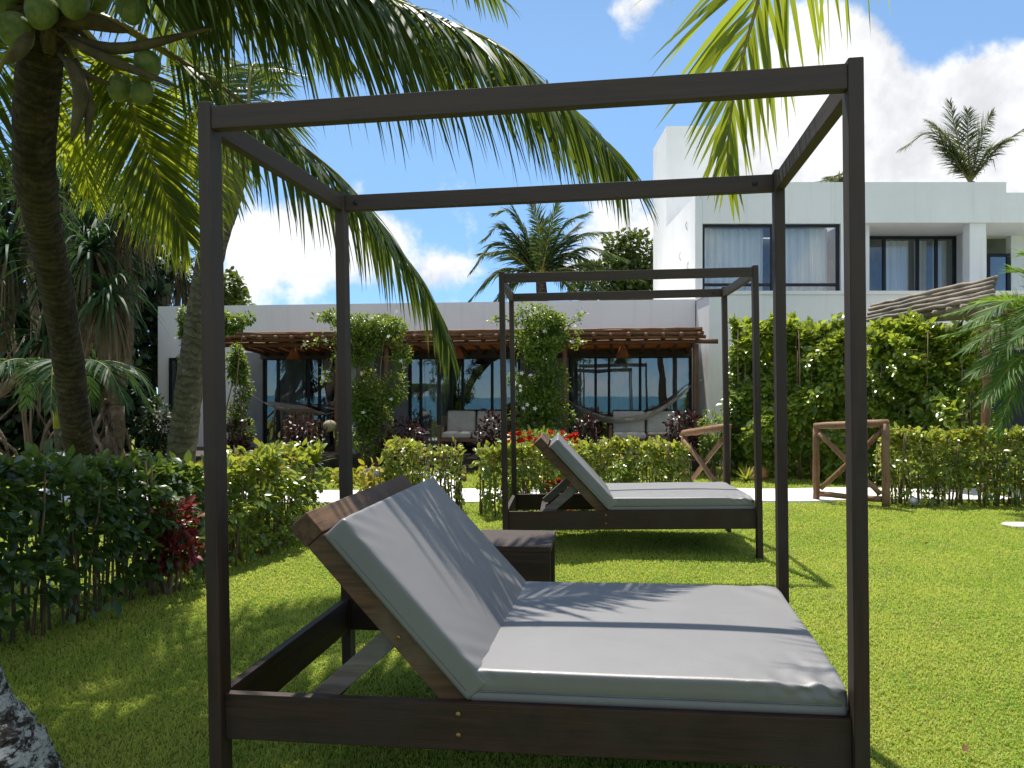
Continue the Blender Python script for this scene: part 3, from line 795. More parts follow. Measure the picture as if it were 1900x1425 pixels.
# pole roof of the villa's own porch (right edge)
pr = thing('pole_roof', 'bundle of sun bleached poles edging the porch roof beside the villa', 'pergola', (6.1, 14, 0))
mb = MB()
for j in range(5):
    dz = -.062 * j; e = random.uniform(-.15, .15)
    P, Q = wobbly((0.0 - .02 * j, .1 + e, 2.93 + dz), (.34 - .02 * j, -3.1 - e * .5, 2.97 + dz), .034, 14, .012); mb.tube(P, Q, 8)
mb.build('eave_pole', pole_pale, pr, True)
mb = MB()
for j in range(9):
    y = -.1 - j * .36
    P, Q = wobbly((.02 + .1 * (j / 9), y, 2.62), (3.2, y, 2.85), .04, 5, .01); mb.tube(P, Q, 7)
mb.build('rafter', pole_pale, pr, True)
mb = MB()
for j in range(34):
    x = .12 + j * .085
    P, Q = wobbly((x, .1, 2.715), (x + .3, -2.9, 2.735), .030, 4, .01); mb.tube(P, Q, 5)
mb.build('cane_cover', pole_pale, pr, True)
mb = MB(); P, Q = wobbly((.22, -3.0, -.1), (.24, -3.0, 2.60), .055, 9, .008); mb.tube(P, Q, 9); mb.build('post', log_wood, pr, True)
mb = MB(); mb.tube([(.30, -3.05, 2.50), (.30, -3.12, 2.50)], [.05, .06], 12); mb.build('spotlight', steel, pr, True)
t = thing('garden_wall', 'cream rendered wall under the pole roof right of the tall hedge', 'wall', (6.9, 14.2, 0))
mb = MB(); mb.box((-.5, 0, 0), (4.5, .2, 2.62)); mb.build('render', cream, t)
mb = MB(); mb.box((.95, -.02, .05), (3.5, -.003, 2.2)); mb.build('doorway', frame_m, t)

# ------------------------------------------------------------------ canopy beds
CW, CD, CH = 2.148, 1.379, 2.02
c1 = thing('canopy_bed', 'nearest dark wooden canopy bed with grey mattress, filling the foreground', 'daybed', (-1.0377, 2.811, EYE - 1.0233), (.0125, -.0124, -.1444), 'wooden canopy beds on the lawn')
for x in (0, CW - .046):
    for y in (0, CD - .08):
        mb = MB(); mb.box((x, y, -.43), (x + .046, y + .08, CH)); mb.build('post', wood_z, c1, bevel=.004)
x0, x1 = .046, CW - .046
for y in (.006, CD - .052):
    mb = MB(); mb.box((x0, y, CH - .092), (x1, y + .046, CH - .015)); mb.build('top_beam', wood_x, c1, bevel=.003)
for x in (.003, CW - .043):
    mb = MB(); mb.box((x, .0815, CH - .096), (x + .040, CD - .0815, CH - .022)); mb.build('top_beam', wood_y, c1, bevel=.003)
for y in (.030, CD - .066):
    mb = MB(); mb.box((x0, y, -.157), (x1, y + .036, 0)); mb.build('bed_rail', wood_x, c1, bevel=.003)
for x in (.006, CW - .040):
    mb = MB(); mb.box((x, .0815, -.157), (x + .034, CD - .0815, 0)); mb.build('bed_rail', wood_y, c1, bevel=.003)
mb = MB()
for k in range(11): mb.box((.90 + k * .108, .067, -.028), (.90 + k * .108 + .085, CD - .067, -.006))
mb.box((.88, .067, -.09), (.93, CD - .067, -.03)); mb.build('slatted_base', wood_y, c1)
for z in (-.035, -.105):
    mb = MB(); mb.tube([(.865, .031, z), (.865, .024, z)], [.010, .008], 12); mb.tube([(.865, .026, z), (.865, .022, z)], [.005, .004], 8); mb.build('bolt', brass, c1, True)
for x, y in ((.10, CD - .054), (CW - .13, CD - .054)):
    mb = MB(); mb.tube([(x, y + .003, CH - .055), (x, y - .002, CH - .055)], [.013, .011], 12); mb.build('bolt', frame_m, c1, True)
# mattress
def wrinkle(P, h):
    X, Yy, Z = P[:, 0] / h[0], P[:, 1] / h[1], P[:, 2] / h[2]
    near = np.exp(-((X - 1) ** 2 * 9 + (Yy + 1) ** 2 * 10)); nl = np.exp(-((X + 1) ** 2 * 60 + (Yy + 1) ** 2 * 8)); fr = np.exp(-((X - 1) ** 2 * 14 + (Yy - 1) ** 2 * 8))
    w1 = np.sin(P[:, 0] * 95 + P[:, 2] * 60 + 1.5 * np.sin(P[:, 1] * 30)); w2 = np.sin(P[:, 0] * 40 - P[:, 2] * 70 + P[:, 1] * 25)
    side = np.clip(-Yy * 4 - 2.6, 0, 1) * np.clip((Z + .1) * 1.6, 0, 1)
    P[:, 1] += .006 * near * (1 + w1 + .6 * w2) * side + .004 * nl * (1 + w1) * side
    up = np.clip((Z + .1) / .9, 0, 1); P[:, 2] += (.006 * near * (w2 + .5 * w1) - .016 * near + .004 * fr * w2) * up
    # long soft sag lines
    P[:, 2] += 0.0012 * np.sin(P[:, 0] * 7 + 2 * np.sin(P[:, 1] * 4)) * (Z > .5)
    # a taut pinch along the lower seam
    P[:, 1] += .004 * np.exp(-((Z + .30) / .16) ** 2) * np.clip(-Yy * 6 - 5, 0, 1)
    return P
cushion_box('mattress', (.897, .052, -.002), (2.098, 1.322, .104), c1, fabric, .012, None, .013, wrinkle, 90, 70, 14)
def loop_pts(x0, x1, y0, y1, z, r=.03, n=5, M=None):
    P = []
    for cx, cy_, a0 in ((x1 - r, y0 + r, -90), (x1 - r, y1 - r, 0), (x0 + r, y1 - r, 90), (x0 + r, y0 + r, 180)):
        for k in range(n): a = R(a0 + 90 * k / (n - 1)); P.append(Vector((cx + r * math.cos(a), cy_ + r * math.sin(a), z)))
    P.append(P[0].copy())
    return [M @ p for p in P] if M is not None else P
mb = MB(); mb.tube(loop_pts(.8985, 2.0965, .0535, 1.3205, .034, .033), .0028, 6, False); mb.build('piping', piping_m, c1, True)
# reclining backrest: local frame along (u) up the slope, n out of it
ud = Vector((-.67, 0, .743)).normalized(); nd = Vector((.743, 0, .67)).normalized()
BM = Matrix(((ud.x, 0, nd.x, .885), (0, 1, 0, 0), (ud.z, 0, nd.z, .004), (0, 0, 0, 1)))
mb = MB()
for y in (.078, CD - .123): mb.box((-.05, y, -.078), (.737, y + .045, -.004), BM)
for k in range(6): mb.box((.03 + k * .122, .124, -.030), (.03 + k * .122 + .075, CD - .124, -.007), BM)
bf = mb.build('backrest_frame', wood_back, c1, bevel=.003)
for k in range(5):
    mb = MB(); mb.box((.07 + k * .13, .079, -.0035), (.115 + k * .13, .10, .007), BM); mb.build('slat_cleat', frame_m, bf)
mb = MB(); mb.box((.738, .074, -.082), (.828, CD - .074, .002), BM); mb.build('backrest_board', wood_back_y, bf, bevel=.004)
def wr2(P, h):
    X, Yy, Z = P[:, 0] / h[0], P[:, 1] / h[1], P[:, 2] / h[2]
    nb = np.exp(-((X + 1) ** 2 * 6 + (Yy + 1) ** 2 * 8)); nt = np.exp(-((X - 1) ** 2 * 8 + (Yy + 1) ** 2 * 8))
    w1 = np.sin(P[:, 0] * 60 + P[:, 1] * 40)
    P[:, 2] += (.004 * nb * w1 + .003 * nt * w1) * (Z > 0) + .0014 * np.sin(P[:, 1] * 6 + P[:, 0] * 3) * (Z > .5)
    return P
cushion_box('back_cushion', (-.012, .050, .0), (.725, 1.325, .098), c1, fabric, .013, BM, .013, wr2, 70, 60, 14)
mb = MB(); mb.tube(loop_pts(-.0105, .7235, .0515, 1.3235, .024, .035, 5, BM), .0028, 6, False); mb.build('piping', piping_m, c1, True)
for y in (.135, CD - .185):
    mb = MB(); a = Vector((.33, 0, -.06)); b = Vector((.66, 0, .225)); d = (b - a).normalized(); nn = Vector((-d.z, 0, d.x))
    M = Matrix(((d.x, 0, nn.x, a.x), (0, 1, 0, y), (d.z, 0, nn.z, a.z), (0, 0, 0, 1)))
    mb.box((0, 0, -.035), ((b - a).length, .05, .035), M); mb.build('prop_leg', wood_grey, c1, bevel=.003)
mb = MB(); mb.box((.30, .067, -.10), (.36, CD - .067, -.065)); mb.build('prop_bar', wood_y, c1)
for y in (.075,):
    mb = MB(); mb.tube([BM @ Vector((.30, y + .004, -.042)), BM @ Vector((.30, y - .003, -.042))], [.008, .007], 10); mb.build('bolt', brass, c1, True)
def copy_tree(o, parent=None):
    c = o.copy(); COL.objects.link(c)
    if parent is not None: c.parent = parent
    for ch in [x for x in bpy.data.objects if x.parent == o]: copy_tree(ch, c)
    return c
c2 = copy_tree(c1); c2.location = (-.0815, 6.913, EYE - .9729); c2.rotation_euler = (-.0047, -.0157, -.0617)
c2['label'] = 'second dark wooden canopy bed with grey mattress, standing farther off by the hedge'

# side table between the beds
t = thing('side_table', 'low dark wooden box table with open side between the canopy beds', 'table', (.10, 5.22, gzz(.1, 5.4)), (0, 0, -.10))
TH = .45
mb = MB(); mb.box((-.36, -.15, TH - .035), (.155, .47, TH)); mb.build('tabletop', wood_x, t, bevel=.004)
mb = MB(); mb.box((-.355, -.148, -.02), (.15, -.115, TH - .036)); mb.build('side_panel', wood_x, t, bevel=.003)
mb = MB(); mb.box((-.355, .435, -.02), (.15, .468, TH - .036)); mb.build('side_panel', wood_z, t, bevel=.003)
mb = MB(); mb.box((-.355, -.113, .06), (.15, .433, .09)); mb.build('shelf', wood_x, t)

# ------------------------------------------------------------------ palms
def frond(parent, ctrl, n=75, Lf=.9, width=.022, droop=.10, S=None, twist=0.0, mat=None, seed=0, r0=.028, s0=.16, vee=.15, a0=68, a1=22, tip=.35, name='frond', jit=.12, nseg=6, rmat=None, hang=0.0):
    r = random.Random(seed); m = 40
    P = spline(ctrl, m)
    cum = [0]
    for i in range(1, m): cum.append(cum[-1] + (P[i] - P[i - 1]).length)
    tot = cum[-1]
    def pt(s):
        d = s * tot; i = 0
        while i < m - 2 and cum[i + 1] < d: i += 1
        u = (d - cum[i]) / max(1e-6, cum[i + 1] - cum[i])
        return P[i].lerp(P[i + 1], u), (P[min(i + 2, m - 1)] - P[max(i - 1, 0)]).normalized()
    hv = Vector((P[-1].x - P[0].x, P[-1].y - P[0].y, 0))
    Sv = Vector(S).normalized() if S is not None else hv.normalized().cross(Vector((0, 0, 1)))
    mb = MB()
    rad = [r0 * (1 - .92 * (c / tot) ** .8) + .002 for c in cum]
    mb.tube(P, rad, 6); nf_r = len(mb.F)
    G = Vector((0, 0, -1))
    for k in range(n):
        for sd in (-1, 1):
            s = s0 + (1 - s0) * (k + .5 + r.uniform(-.3, .3) + .25 * sd) / n; s = min(max(s, s0), .998)
            p, T = pt(s)
            S2 = (Sv - T * Sv.dot(T)).normalized(); Nn = S2.cross(T) * 1.0
            if Nn.z < 0 and S is None: Nn = -Nn
            u = (s - s0) / (1 - s0)
            ang = R(a0 + (a1 - a0) * u ** 1.3) + r.uniform(-jit, jit)
            ph = vee + twist * sd + r.uniform(-jit, jit)
            d = T * math.cos(ang) + (S2 * sd * math.cos(ph) + Nn * math.sin(ph)) * math.sin(ang)
            d = (d + G * hang * (1 - .65 * u * u) * r.uniform(.6, 1.2)).normalized()
            ln = Lf * (min(1, .55 + 1.6 * u) if u < .28 else 1 - (1 - tip) * ((u - .28) / .72) ** 1.5) * r.uniform(.82, 1.1)
            wd = width * r.uniform(.75, 1.2) * (.75 + .25 * ln / Lf)
            W = (T - d * T.dot(d)); W = W.normalized() if W.length > .05 else S2
            Bn = d.cross(W)
            W = (W + Bn * r.uniform(-.7, .7)).normalized()
            q = p.copy(); st = ln / nseg; V = []; g = droop * r.uniform(.6, 1.5)
            tl = r.random()
            kink = r.random() < .10; kk = r.randint(2, nseg - 1)
            for j in range(nseg + 1):
                f = j / nseg
                ww = wd * (min(1, .45 + 3 * f) if f < .2 else (1 - ((f - .2) / .8) ** 1.7)) * .5
                if j < nseg: V += [q - W * ww, q + W * ww]
                else: V.append(q.copy())
                d = (d + G * g * (.4 + 1.2 * f)).normalized()
                if kink and j == kk: d = (d + G * 1.5).normalized()
                W = (W - d * W.dot(d)).normalized()
                q = q + d * st
            F = [(2 * j, 2 * j + 1, 2 * j + 3, 2 * j + 2) for j in range(nseg - 1)] + [(2 * nseg - 2, 2 * nseg - 1, 2 * nseg)]
            mb.add(V, F, None, [tl] * len(V))
    idx = [1] * nf_r + [0] * (len(mb.F) - nf_r)
    return mb.build(name, None, parent, True, mats=[mat or frond_m, rmat or rachis_m], midx=idx)

def palm_trunk(parent, ctrl, rads, mat, rings=16, n=22, m=90, flare=None, name='trunk'):
    P = spline(ctrl, m); RR = spline([(q, 0, 0) for q in rads], m)
    r_ = [v.x for v in RR]; d = 0; rad = []
    for i in range(m):
        if i: d += (P[i] - P[i - 1]).length
        ph = (d * rings) % 1.0
        rad.append(r_[i] * (1 + .022 * (ph - .5) + .025 * math.sin(d * 9) + .015 * math.sin(d * 23 + 1)))
    mb = MB(); mb.tube(P, rad, n, True, wob=.035)
    mb.A = [a * rings for a in mb.A]
    return mb.build(name, mat, parent, True)

def coconut(parent, c, r, ax=(0, 0, -1), seed=0):
    ax = Vector(ax).normalized(); q = ax.to_track_quat('Z', 'Y'); V = []; ns = 18; nr = 12
    for a in range(nr + 1):
        th = math.pi * a / nr
        for k in range(ns):
            f = 6.283 * k / ns; rr = r * math.sin(th) * (1 + .05 * math.cos(3 * f + seed)) * (1 - .12 * math.cos(th))
            V.append(Vector(c) + q @ Vector((rr * math.cos(f), rr * math.sin(f), 1.22 * r * math.cos(th))))
    mb = MB(); mb.add(V, [(a * ns + k, (a + 1) * ns + k, (a + 1) * ns + (k + 1) % ns, a * ns + (k + 1) % ns) for a in range(nr) for k in range(ns)])
    mb.build('coconut', coco_m, parent, True)

def spathe(parent, a, b, c, w, mat=None):
    P = spline([a, b, c], 12); mb = MB(); mb.tube(P, [max(.004, w * math.sin(math.pi * (.12 + .86 * i / 11)) ** .8) for i in range(12)], 7); mb.build('spathe', mat or rachis_dk, parent, True)

# palm 1: the big one at the left, crown leaning over the lawn
p1 = thing('coconut_palm', 'big coconut palm at left with curved ringed trunk and green coconuts', 'palm tree', (-4.35, 8.55, 0))
o1 = Vector((-4.35, 8.55, 0))
def rel(o, pts): return [at(*q) - o for q in pts]
tr_ = [(163, 985, 8.65), (154, 870, 8.35), (141, 787, 7.85), (119, 618, 7.2), (87, 450, 6.4), (67, 337, 5.75), (65, 236, 5.4), (76, 110, 5.1), (86, 30, 4.95)]
palm_trunk(p1, rel(o1, tr_), [.155, .135, .134, .128, .125, .132, .13, .127, .12], trunk_a, 15)
cr = (95, 10, 4.95)
frond(p1, rel(o1, [cr, (260, -75, 4.85), (480, -88, 4.95), (620, -50, 5.02), (731, 0, 5.0), (860, 52, 4.93), (937, 92, 4.88), (1000, 148, 4.83), (1055, 198, 4.83), (1100, 240, 4.86), (1138, 285, 4.92), (1162, 322, 4.97)]),
      165, 1.14, .029, .14, twist=.18, vee=.05, seed=11, s0=.16, a0=64, a1=36, tip=.38, hang=.78)
frond(p1, rel(o1, [cr, (260, -75, 5.1), (480, -80, 5.2), (690, -20, 5.3), (850, 60, 5.35), (960, 130, 5.4), (1040, 205, 5.45), (1100, 275, 5.5)]), 110, 1.0, .034, .15, seed=10, s0=.2, a0=62, a1=30, tip=.45, hang=.7)
frond(p1, rel(o1, [cr, (200, 36, 5.1), (300, 92, 5.3), (404, 158, 5.5), (480, 212, 5.65), (546, 262, 5.75), (631, 330, 5.9), (700, 408, 6.0), (735, 455, 6.05), (785, 525, 6.1), (815, 585, 6.15), (832, 640, 6.2)]),
      125, .80, .027, .13, twist=.1, vee=-.05, seed=12, s0=.2, a0=58, a1=22, tip=.45, hang=.75)
frond(p1, rel(o1, [cr, (280, -120, 4.6), (470, -120, 5.0), (640, -70, 5.35), (770, 20, 5.6)]), 110, 1.1, .034, .16, vee=.0, seed=13, s0=.2, hang=.9)
frond(p1, rel(o1, [cr, (160, 60, 5.3), (215, 130, 5.7), (240, 190, 5.9), (270, 265, 6.1), (303, 352, 6.25), (348, 445, 6.4)]),
      165, .78, .022, .05, S=(1, .25, .35), vee=-.1, seed=14, s0=.28, a0=62, a1=20, tip=.4, mat=frond_y, hang=.1)
frond(p1, rel(o1, [cr, (130, 70, 5.6), (150, 150, 6.3), (150, 240, 6.9), (165, 360, 7.2)]), 110, .75, .024, .06, S=(1, .2, .2), seed=21, s0=.25, mat=frond_y, hang=.3)
frond(p1, rel(o1, [cr, (40, 60, 5.4), (-10, 150, 5.7), (-40, 260, 5.9), (-50, 380, 6.0)]), 60, .75, .034, .08, S=(1, .1, 0), seed=15, mat=frond_m, hang=.2)
frond(p1, rel(o1, [cr, (-80, -90, 4.6), (-260, -60, 4.3), (-430, 120, 4.0)]), 60, .9, .036, .14, seed=16, hang=.3)
frond(p1, rel(o1, [cr, (60, -160, 4.5), (40, -260, 3.9), (60, -260, 3.2), (90, -160, 2.6)]), 60, .9, .036, .14, seed=17, hang=.3)
frond(p1, rel(o1, [cr, (180, -160, 4.8), (330, -320, 4.9), (560, -420, 5.1), (800, -330, 5.3)]), 60, .9, .036, .14, seed=18, hang=.3)
frond(p1, rel(o1, [cr, (150, -60, 5.6), (230, -60, 6.6), (300, 20, 7.4), (350, 130, 7.9)]), 60, .9, .036, .10, seed=19, hang=.3)
frond(p1, rel(o1, [cr, (60, 40, 5.5), (60, 60, 6.3), (90, 160, 7.0), (130, 290, 7.3)]), 60, .8, .036, .08, seed=20, hang=.3, mat=frond_y)
C1 = at(*cr)
for k, (b, c) in enumerate((((-2.5, 5.9, 5.0), (-1.75, 7.3, 5.5)), ((-2.0, 5.5, 5.0), (-.9, 6.5, 5.2)), ((-3.4, 5.4, 4.9), (-4.0, 6.6, 5.2)),
                            ((-2.4, 5.3, 5.1), (-1.5, 5.8, 5.9)), ((-2.9, 5.1, 5.2), (-2.7, 5.6, 6.3)), ((-3.3, 4.6, 5.0), (-4.0, 4.2, 5.4)))):
    frond(p1, [C1 - o1, Vector(b) - o1, Vector(c) - o1, Vector(c) + (Vector(c) - Vector(b)) * .7 + Vector((0, 0, -.45)) - o1], 80, .95, .036, .12, seed=120 + k, s0=.2, hang=.35)
frond(p1, rel(o1, [cr, (240, -60, 5.6), (400, -40, 6.4), (540, 20, 7.0), (640, 110, 7.4)]), 90, .95, .034, .15, seed=131, s0=.2, hang=.8)
for k, (px, py, Yc, r) in enumerate(((30, 60, 4.75, .094), (76, 22, 4.7, .088), (136, 2, 4.7, .085), (243, 16, 4.75, .080), (273, 122, 4.9, .076), (222, 164, 5.0, .070), (263, 172, 4.95, .064), (12, 5, 4.9, .09), (180, -8, 4.9, .08))):
    coconut(p1, at(px, py, Yc) - o1, r, (random.uniform(-.4, .4), random.uniform(-.3, .3), -1), k)
for q in (((105, 60, 4.9), (220, 90, 4.85), (395, 52, 4.85), .035), ((120, 70, 4.85), (200, 110, 4.8), (340, 165, 4.8), .03), ((110, 100, 4.9), (150, 135, 4.9), (215, 160, 4.95), .028),
          ((125, 110, 4.85), (150, 170, 4.8), (133, 262, 4.8), .045), ((140, 110, 4.9), (165, 190, 4.85), (160, 272, 4.85), .03), ((60, 40, 4.8), (40, 90, 4.7), (10, 120, 4.7), .04), ((110, 40, 4.9), (170, 40, 4.85), (240, 60, 4.9), .05)):
    spathe(p1, *[at(*s) - o1 for s in q[:3]], q[3])
mb = MB(); nsf = 14
for k in range(40):
    a = random.uniform(0, 6.283); c = at(90, 35, 4.95) - o1
    e = c + Vector((math.cos(a) * .22, math.sin(a) * .22, random.uniform(-.16, .2)))
    mb.tube([c + Vector((0, 0, random.uniform(-.2, .1))), (c + e) / 2 + Vector((0, 0, .05)), e], [.035, .03, .008], 5)
mb.build('crown_fibre', rachis_dk, p1, True)

# palm 2: greenish trunk behind the near bed
p2 = thing('coconut_palm', 'slender greenish trunk palm with white painted foot behind the front bed', 'palm tree', (-4.05, 10.0, gzz(-4, 9.5)))
o2 = Vector((-4.05, 10.0, gzz(-4, 9.5)))
palm_trunk(p2, rel(o2, [(334, 945, 9.95), (335, 868, 9.95), (343, 787, 9.9), (362, 640, 9.8), (388, 490, 9.7), (424, 364, 9.6), (458, 250, 9.5)]), [.20, .17, .163, .155, .15, .145, .135], trunk_b, 11)
mb = MB(); mb.tube(rel(o2, [(334, 948, 9.95), (334.5, 905, 9.95), (335, 869, 9.95)]), [.206, .192, .178], 20, False); mb.build('painted_band', path_m, p2, True)
c2p = (460, 235, 9.5)
for k, (mid, end, mt) in enumerate((((400, 170, 9.4), (290, 330, 9.3), frond_y), ((380, 130, 9.9), (250, 240, 10.4), frond_y), ((430, 250, 9.0), (405, 400, 8.6), frond_y), ((420, 110, 10.2), (380, 120, 11.4), frond_m), ((470, 120, 9.8), (520, 160, 10.6), frond_m), ((440, 210, 10.3), (400, 350, 11.3), frond_y), ((500, 190, 9.9), (540, 290, 10.6), frond_m))):
    frond(p2, rel(o2, [c2p, mid, end]), 46, .75, .040, .12, mat=mt, seed=30 + k, s0=.15, hang=.35)

# palm 3: white washed foot in the bottom left corner
p3 = thing('coconut_palm', 'flared palm foot with peeling whitewash at the bottom left corner', 'palm tree', (-1.98, 2.95, 0))
o3 = Vector((-1.98, 2.95, 0))
palm_trunk(p3, [Vector(v) for v in ((.03, .0, -.15), (.0, 0, .05), (-.07, 0, .28), (-.19, 0, .7), (-.41, -.1, 1.6), (-.73, -.3, 3.0), (-1.1, -.5, 4.6))], [.36, .285, .222, .19, .165, .15, .14], trunk_c, 12, 26)
for k in range(9):
    a = 6.283 * k / 9 + .3; h_ = Vector((math.cos(a), math.sin(a), 0)); c = Vector((-1.1, -.5, 4.6))
    frond(p3, [c, c + h_ * .8 + Vector((0, 0, .9)), c + h_ * 1.9 + Vector((0, 0, .9)), c + h_ * 2.9 + Vector((0, 0, .1))], 44, .8, .04, .12, seed=40 + k, hang=.2)

# palm 4: only its fronds hang into the top right of the view
p4 = thing('coconut_palm', 'sunlit yellow green frond hanging in from above at top centre right', 'palm tree', (4.6, 2.6, 0))
o4 = Vector((4.6, 2.6, 0))
palm_trunk(p4, [Vector(v) for v in ((0, 0, -.1), (-.1, .05, 1.2), (-.7, .3, 3.0), (-1.7, .6, 4.7))], [.22, .16, .15, .14], trunk_a, 14)
c4 = Vector((-1.7, .6, 4.75)) + o4
frond(p4, [c4 - o4] + rel(o4, [(1740, -560, 3.6), (1560, -330, 3.85), (1440, -100, 4.0), (1400, 25, 4.05), (1367, 150, 4.05), (1352, 250, 4.05), (1350, 318, 4.05)]), 60, 1.0, .030, .055, S=(1, .15, .12), vee=.0, seed=50, s0=.25, a0=54, a1=12, tip=.26, mat=frond_yy, hang=.05, jit=.16)
for k, (b, c) in enumerate((((1850, -420, 4.6), (1720, -130, 5.4)), ((2150, -420, 4.0), (2130, 60, 4.6)), ((2300, -500, 3.2), (2500, -50, 3.3)), ((1900, -700, 2.8), (1750, -600, 2.2)))):
    frond(p4, [c4 - o4] + rel(o4, [b, c]), 54, .85, .042, .14, seed=51 + k, s0=.2, hang=.3)

# distant palms and trees behind the houses
def crown_palm(label, base, top, n, Lr, mat, seed, lf=.55, droopy=.9, rt=.15, up=1.0, width=.05, group=None, hang=.25, name='coconut_palm', nl=40, azr=None):
    r = random.Random(seed); base = Vector(base); top = Vector(top)
    t = thing(name, label, 'palm tree', base, (0, 0, 0), group)
    palm_trunk(t, [Vector((0, 0, -.1)), (top - base) * .5 + Vector((.15, 0, 0)), top - base], [rt * 1.3, rt, rt * .9], trunk_a, 9, 10, 30)
    c = top - base
    for k in range(n):
        a = 6.283 * (k + r.uniform(-.25, .25)) / n * 1.618 * 3
        e = r.uniform(-.2, 1.15); ln = Lr * r.uniform(.85, 1.12); h_ = Vector((math.cos(a), math.sin(a), 0))
        p1_ = c + h_ * ln * .38 * math.cos(e) + Vector((0, 0, ln * .42 * math.sin(e) * up + .1))
        p2_ = c + h_ * ln * .72 * math.cos(e * .8) + Vector((0, 0, ln * (.52 * math.sin(e) * up - .10 * droopy)))
        p3_ = c + h_ * ln * .98 * math.cos(e * .6) + Vector((0, 0, ln * (.42 * math.sin(e) * up - .42 * droopy)))
        frond(t, [c, p1_, p2_, p3_], nl, lf, width, .10, seed=seed * 50 + k, mat=mat, s0=.12, hang=hang, nseg=4)
    return t
frond_far = mat_leaf('far_frond', (.032, .060, .022), (.060, .095, .032), (.16, .24, .04), .3, .55, .25)
frond_red = mat_leaf('far_frond_olive', (.045, .070, .026), (.085, .105, .040), (.20, .24, .05), .35, .55, .25)
def pixel_palm(label, base, cpx, Yd, tips, mat, lf, width, nl, seed, hang, rt=.18):
    c = at(cpx[0], cpx[1], Yd); base = Vector(base); t = thing('coconut_palm', label, 'palm tree', base)
    palm_trunk(t, [Vector((0, 0, -.1)), (c - base) * .5 + Vector((.15, 0, 0)), c - base], [rt * 1.3, rt, rt * .9], trunk_a, 9, 10, 30)
    r = random.Random(seed)
    for k, (mx_, my_, tx, ty) in enumerate(tips):
        dy = r.uniform(-1.0, 1.0); e = at(tx, ty, Yd + dy); mid = at(mx_, my_, Yd + dy * .5)
        frond(t, [c - base, mid - base, e - base], nl, lf, width, .10, S=(r.uniform(.5, 1), r.uniform(-.8, .8), .1) if abs(tx - cpx[0]) < 45 else None, seed=seed * 50 + k, mat=mat, s0=.10, hang=hang, nseg=4, r0=.05, vee=.1, tip=.35, a0=54, jit=.2)
    return t
pixel_palm('full crowned coconut palm rising behind the guest house roof', (.9, 24, 0), (1003, 515), 24,
           [(925, 450, 872, 505), (930, 500, 868, 560), (940, 420, 895, 445), (955, 400, 915, 395), (975, 430, 950, 380), (1000, 430, 985, 368), (1020, 430, 1035, 372), (1045, 420, 1090, 395), (1070, 440, 1130, 430),
            (1080, 460, 1160, 480), (1090, 490, 1190, 520), (1060, 500, 1150, 560), (960, 520, 900, 575), (990, 470, 960, 440), (1020, 470, 1060, 440), (1030, 510, 1100, 565), (1000, 450, 1010, 410), (945, 470, 890, 470), (1050, 470, 1120, 500), (980, 500, 930, 540), (1030, 490, 1080, 520), (1003, 480, 995, 450), (965, 460, 930, 420), (1040, 450, 1075, 415)],
           frond_far, .75, .045, 70, 3, .35)
pixel_palm('palm with few upright fronds behind the villa roof', (17.2, 31, 0), (1800, 338), 31,
           [(1735, 248, 1672, 275), (1755, 255, 1722, 225), (1775, 250, 1762, 190), (1796, 260, 1796, 205), (1822, 250, 1842, 210), (1850, 275, 1906, 235), (1770, 290, 1745, 265), (1830, 285, 1862, 262)],
           frond_red, 1.0, .040, 70, 5, .22)
crown_palm('palm of which only the tips show over the villa parapet', (11, 27, 0), at(1548, 362, 27), 9, 1.4, frond_red, 8, .5, .6, .12, 1.2)
crown_palm('palm of which only the tips show at the right edge over the roof', (17.5, 27, 0), at(1935, 385, 27), 11, 1.8, frond_red, 9, .5, .5, .12, 1.3)
def tree(label, base, H, blobs, n, size, mat, name='broadleaf_tree', seed=1, gaps=.35):
    base = Vector(base); t = thing(name, label, 'tree', base)
    mb = MB()
    stuff_stem(mb, (0, 0, -.1), (.1, 0, H * .55), .22, .14, 6, .04)
    for b in blobs: stuff_stem(mb, (.08, 0, H * .45), (Vector(b[0]) - base), .09, .02, 5, .06)
    mb.build('trunk', stem_m, t, True)
    blob_leaves('crown', [(Vector(b[0]) - base, b[1]) for b in blobs], n, size, mat, t, .35, seed, 1.1, gaps, 2.2)
tree('dark round tree between the far palm and the villa wall', (4.2, 27, 0), 5, [(at(1175, 490, 27), (1.1, 1.0, 1.0)), (at(1120, 520, 27), (1.2, 1, .8)), (at(1200, 540, 27), (1.2, 1, .9)), (at(1165, 455, 27), (.6, .6, .5))], 5200, .17, tree_m, seed=4)
tree('yellow green bush top showing over the roof beside the left palm trunk', (-6.9, 20, 0), 4, [(at(418, 540, 20), (.5, .5, .5)), (at(440, 560, 20), (.4, .4, .25)), (at(395, 560, 20), (.7, .6, .5)), (at(432, 520, 20), (.2, .2, .18))], 1500, .14, tree_m, seed=6, gaps=.4)
# mirror only: palms towards the sea (seen reflected in the glass doors)
for k, (x, y, lean) in enumerate(((-3.2, -6.0, .7), (1.8, -7.5, -.5), (5.6, -5.0, -.2))):
    crown_palm(['palm by the beach seen only as a leaning reflection in the glass doors', 'palm by the beach seen reflected between door frames', 'palm by the beach seen reflected in the right hand doors'][k], (x, y, -.05), (x + lean, y + .3, 5.6), 10, 2.8, frond_m, 60 + k, .7, 1.0, .17, nl=26)

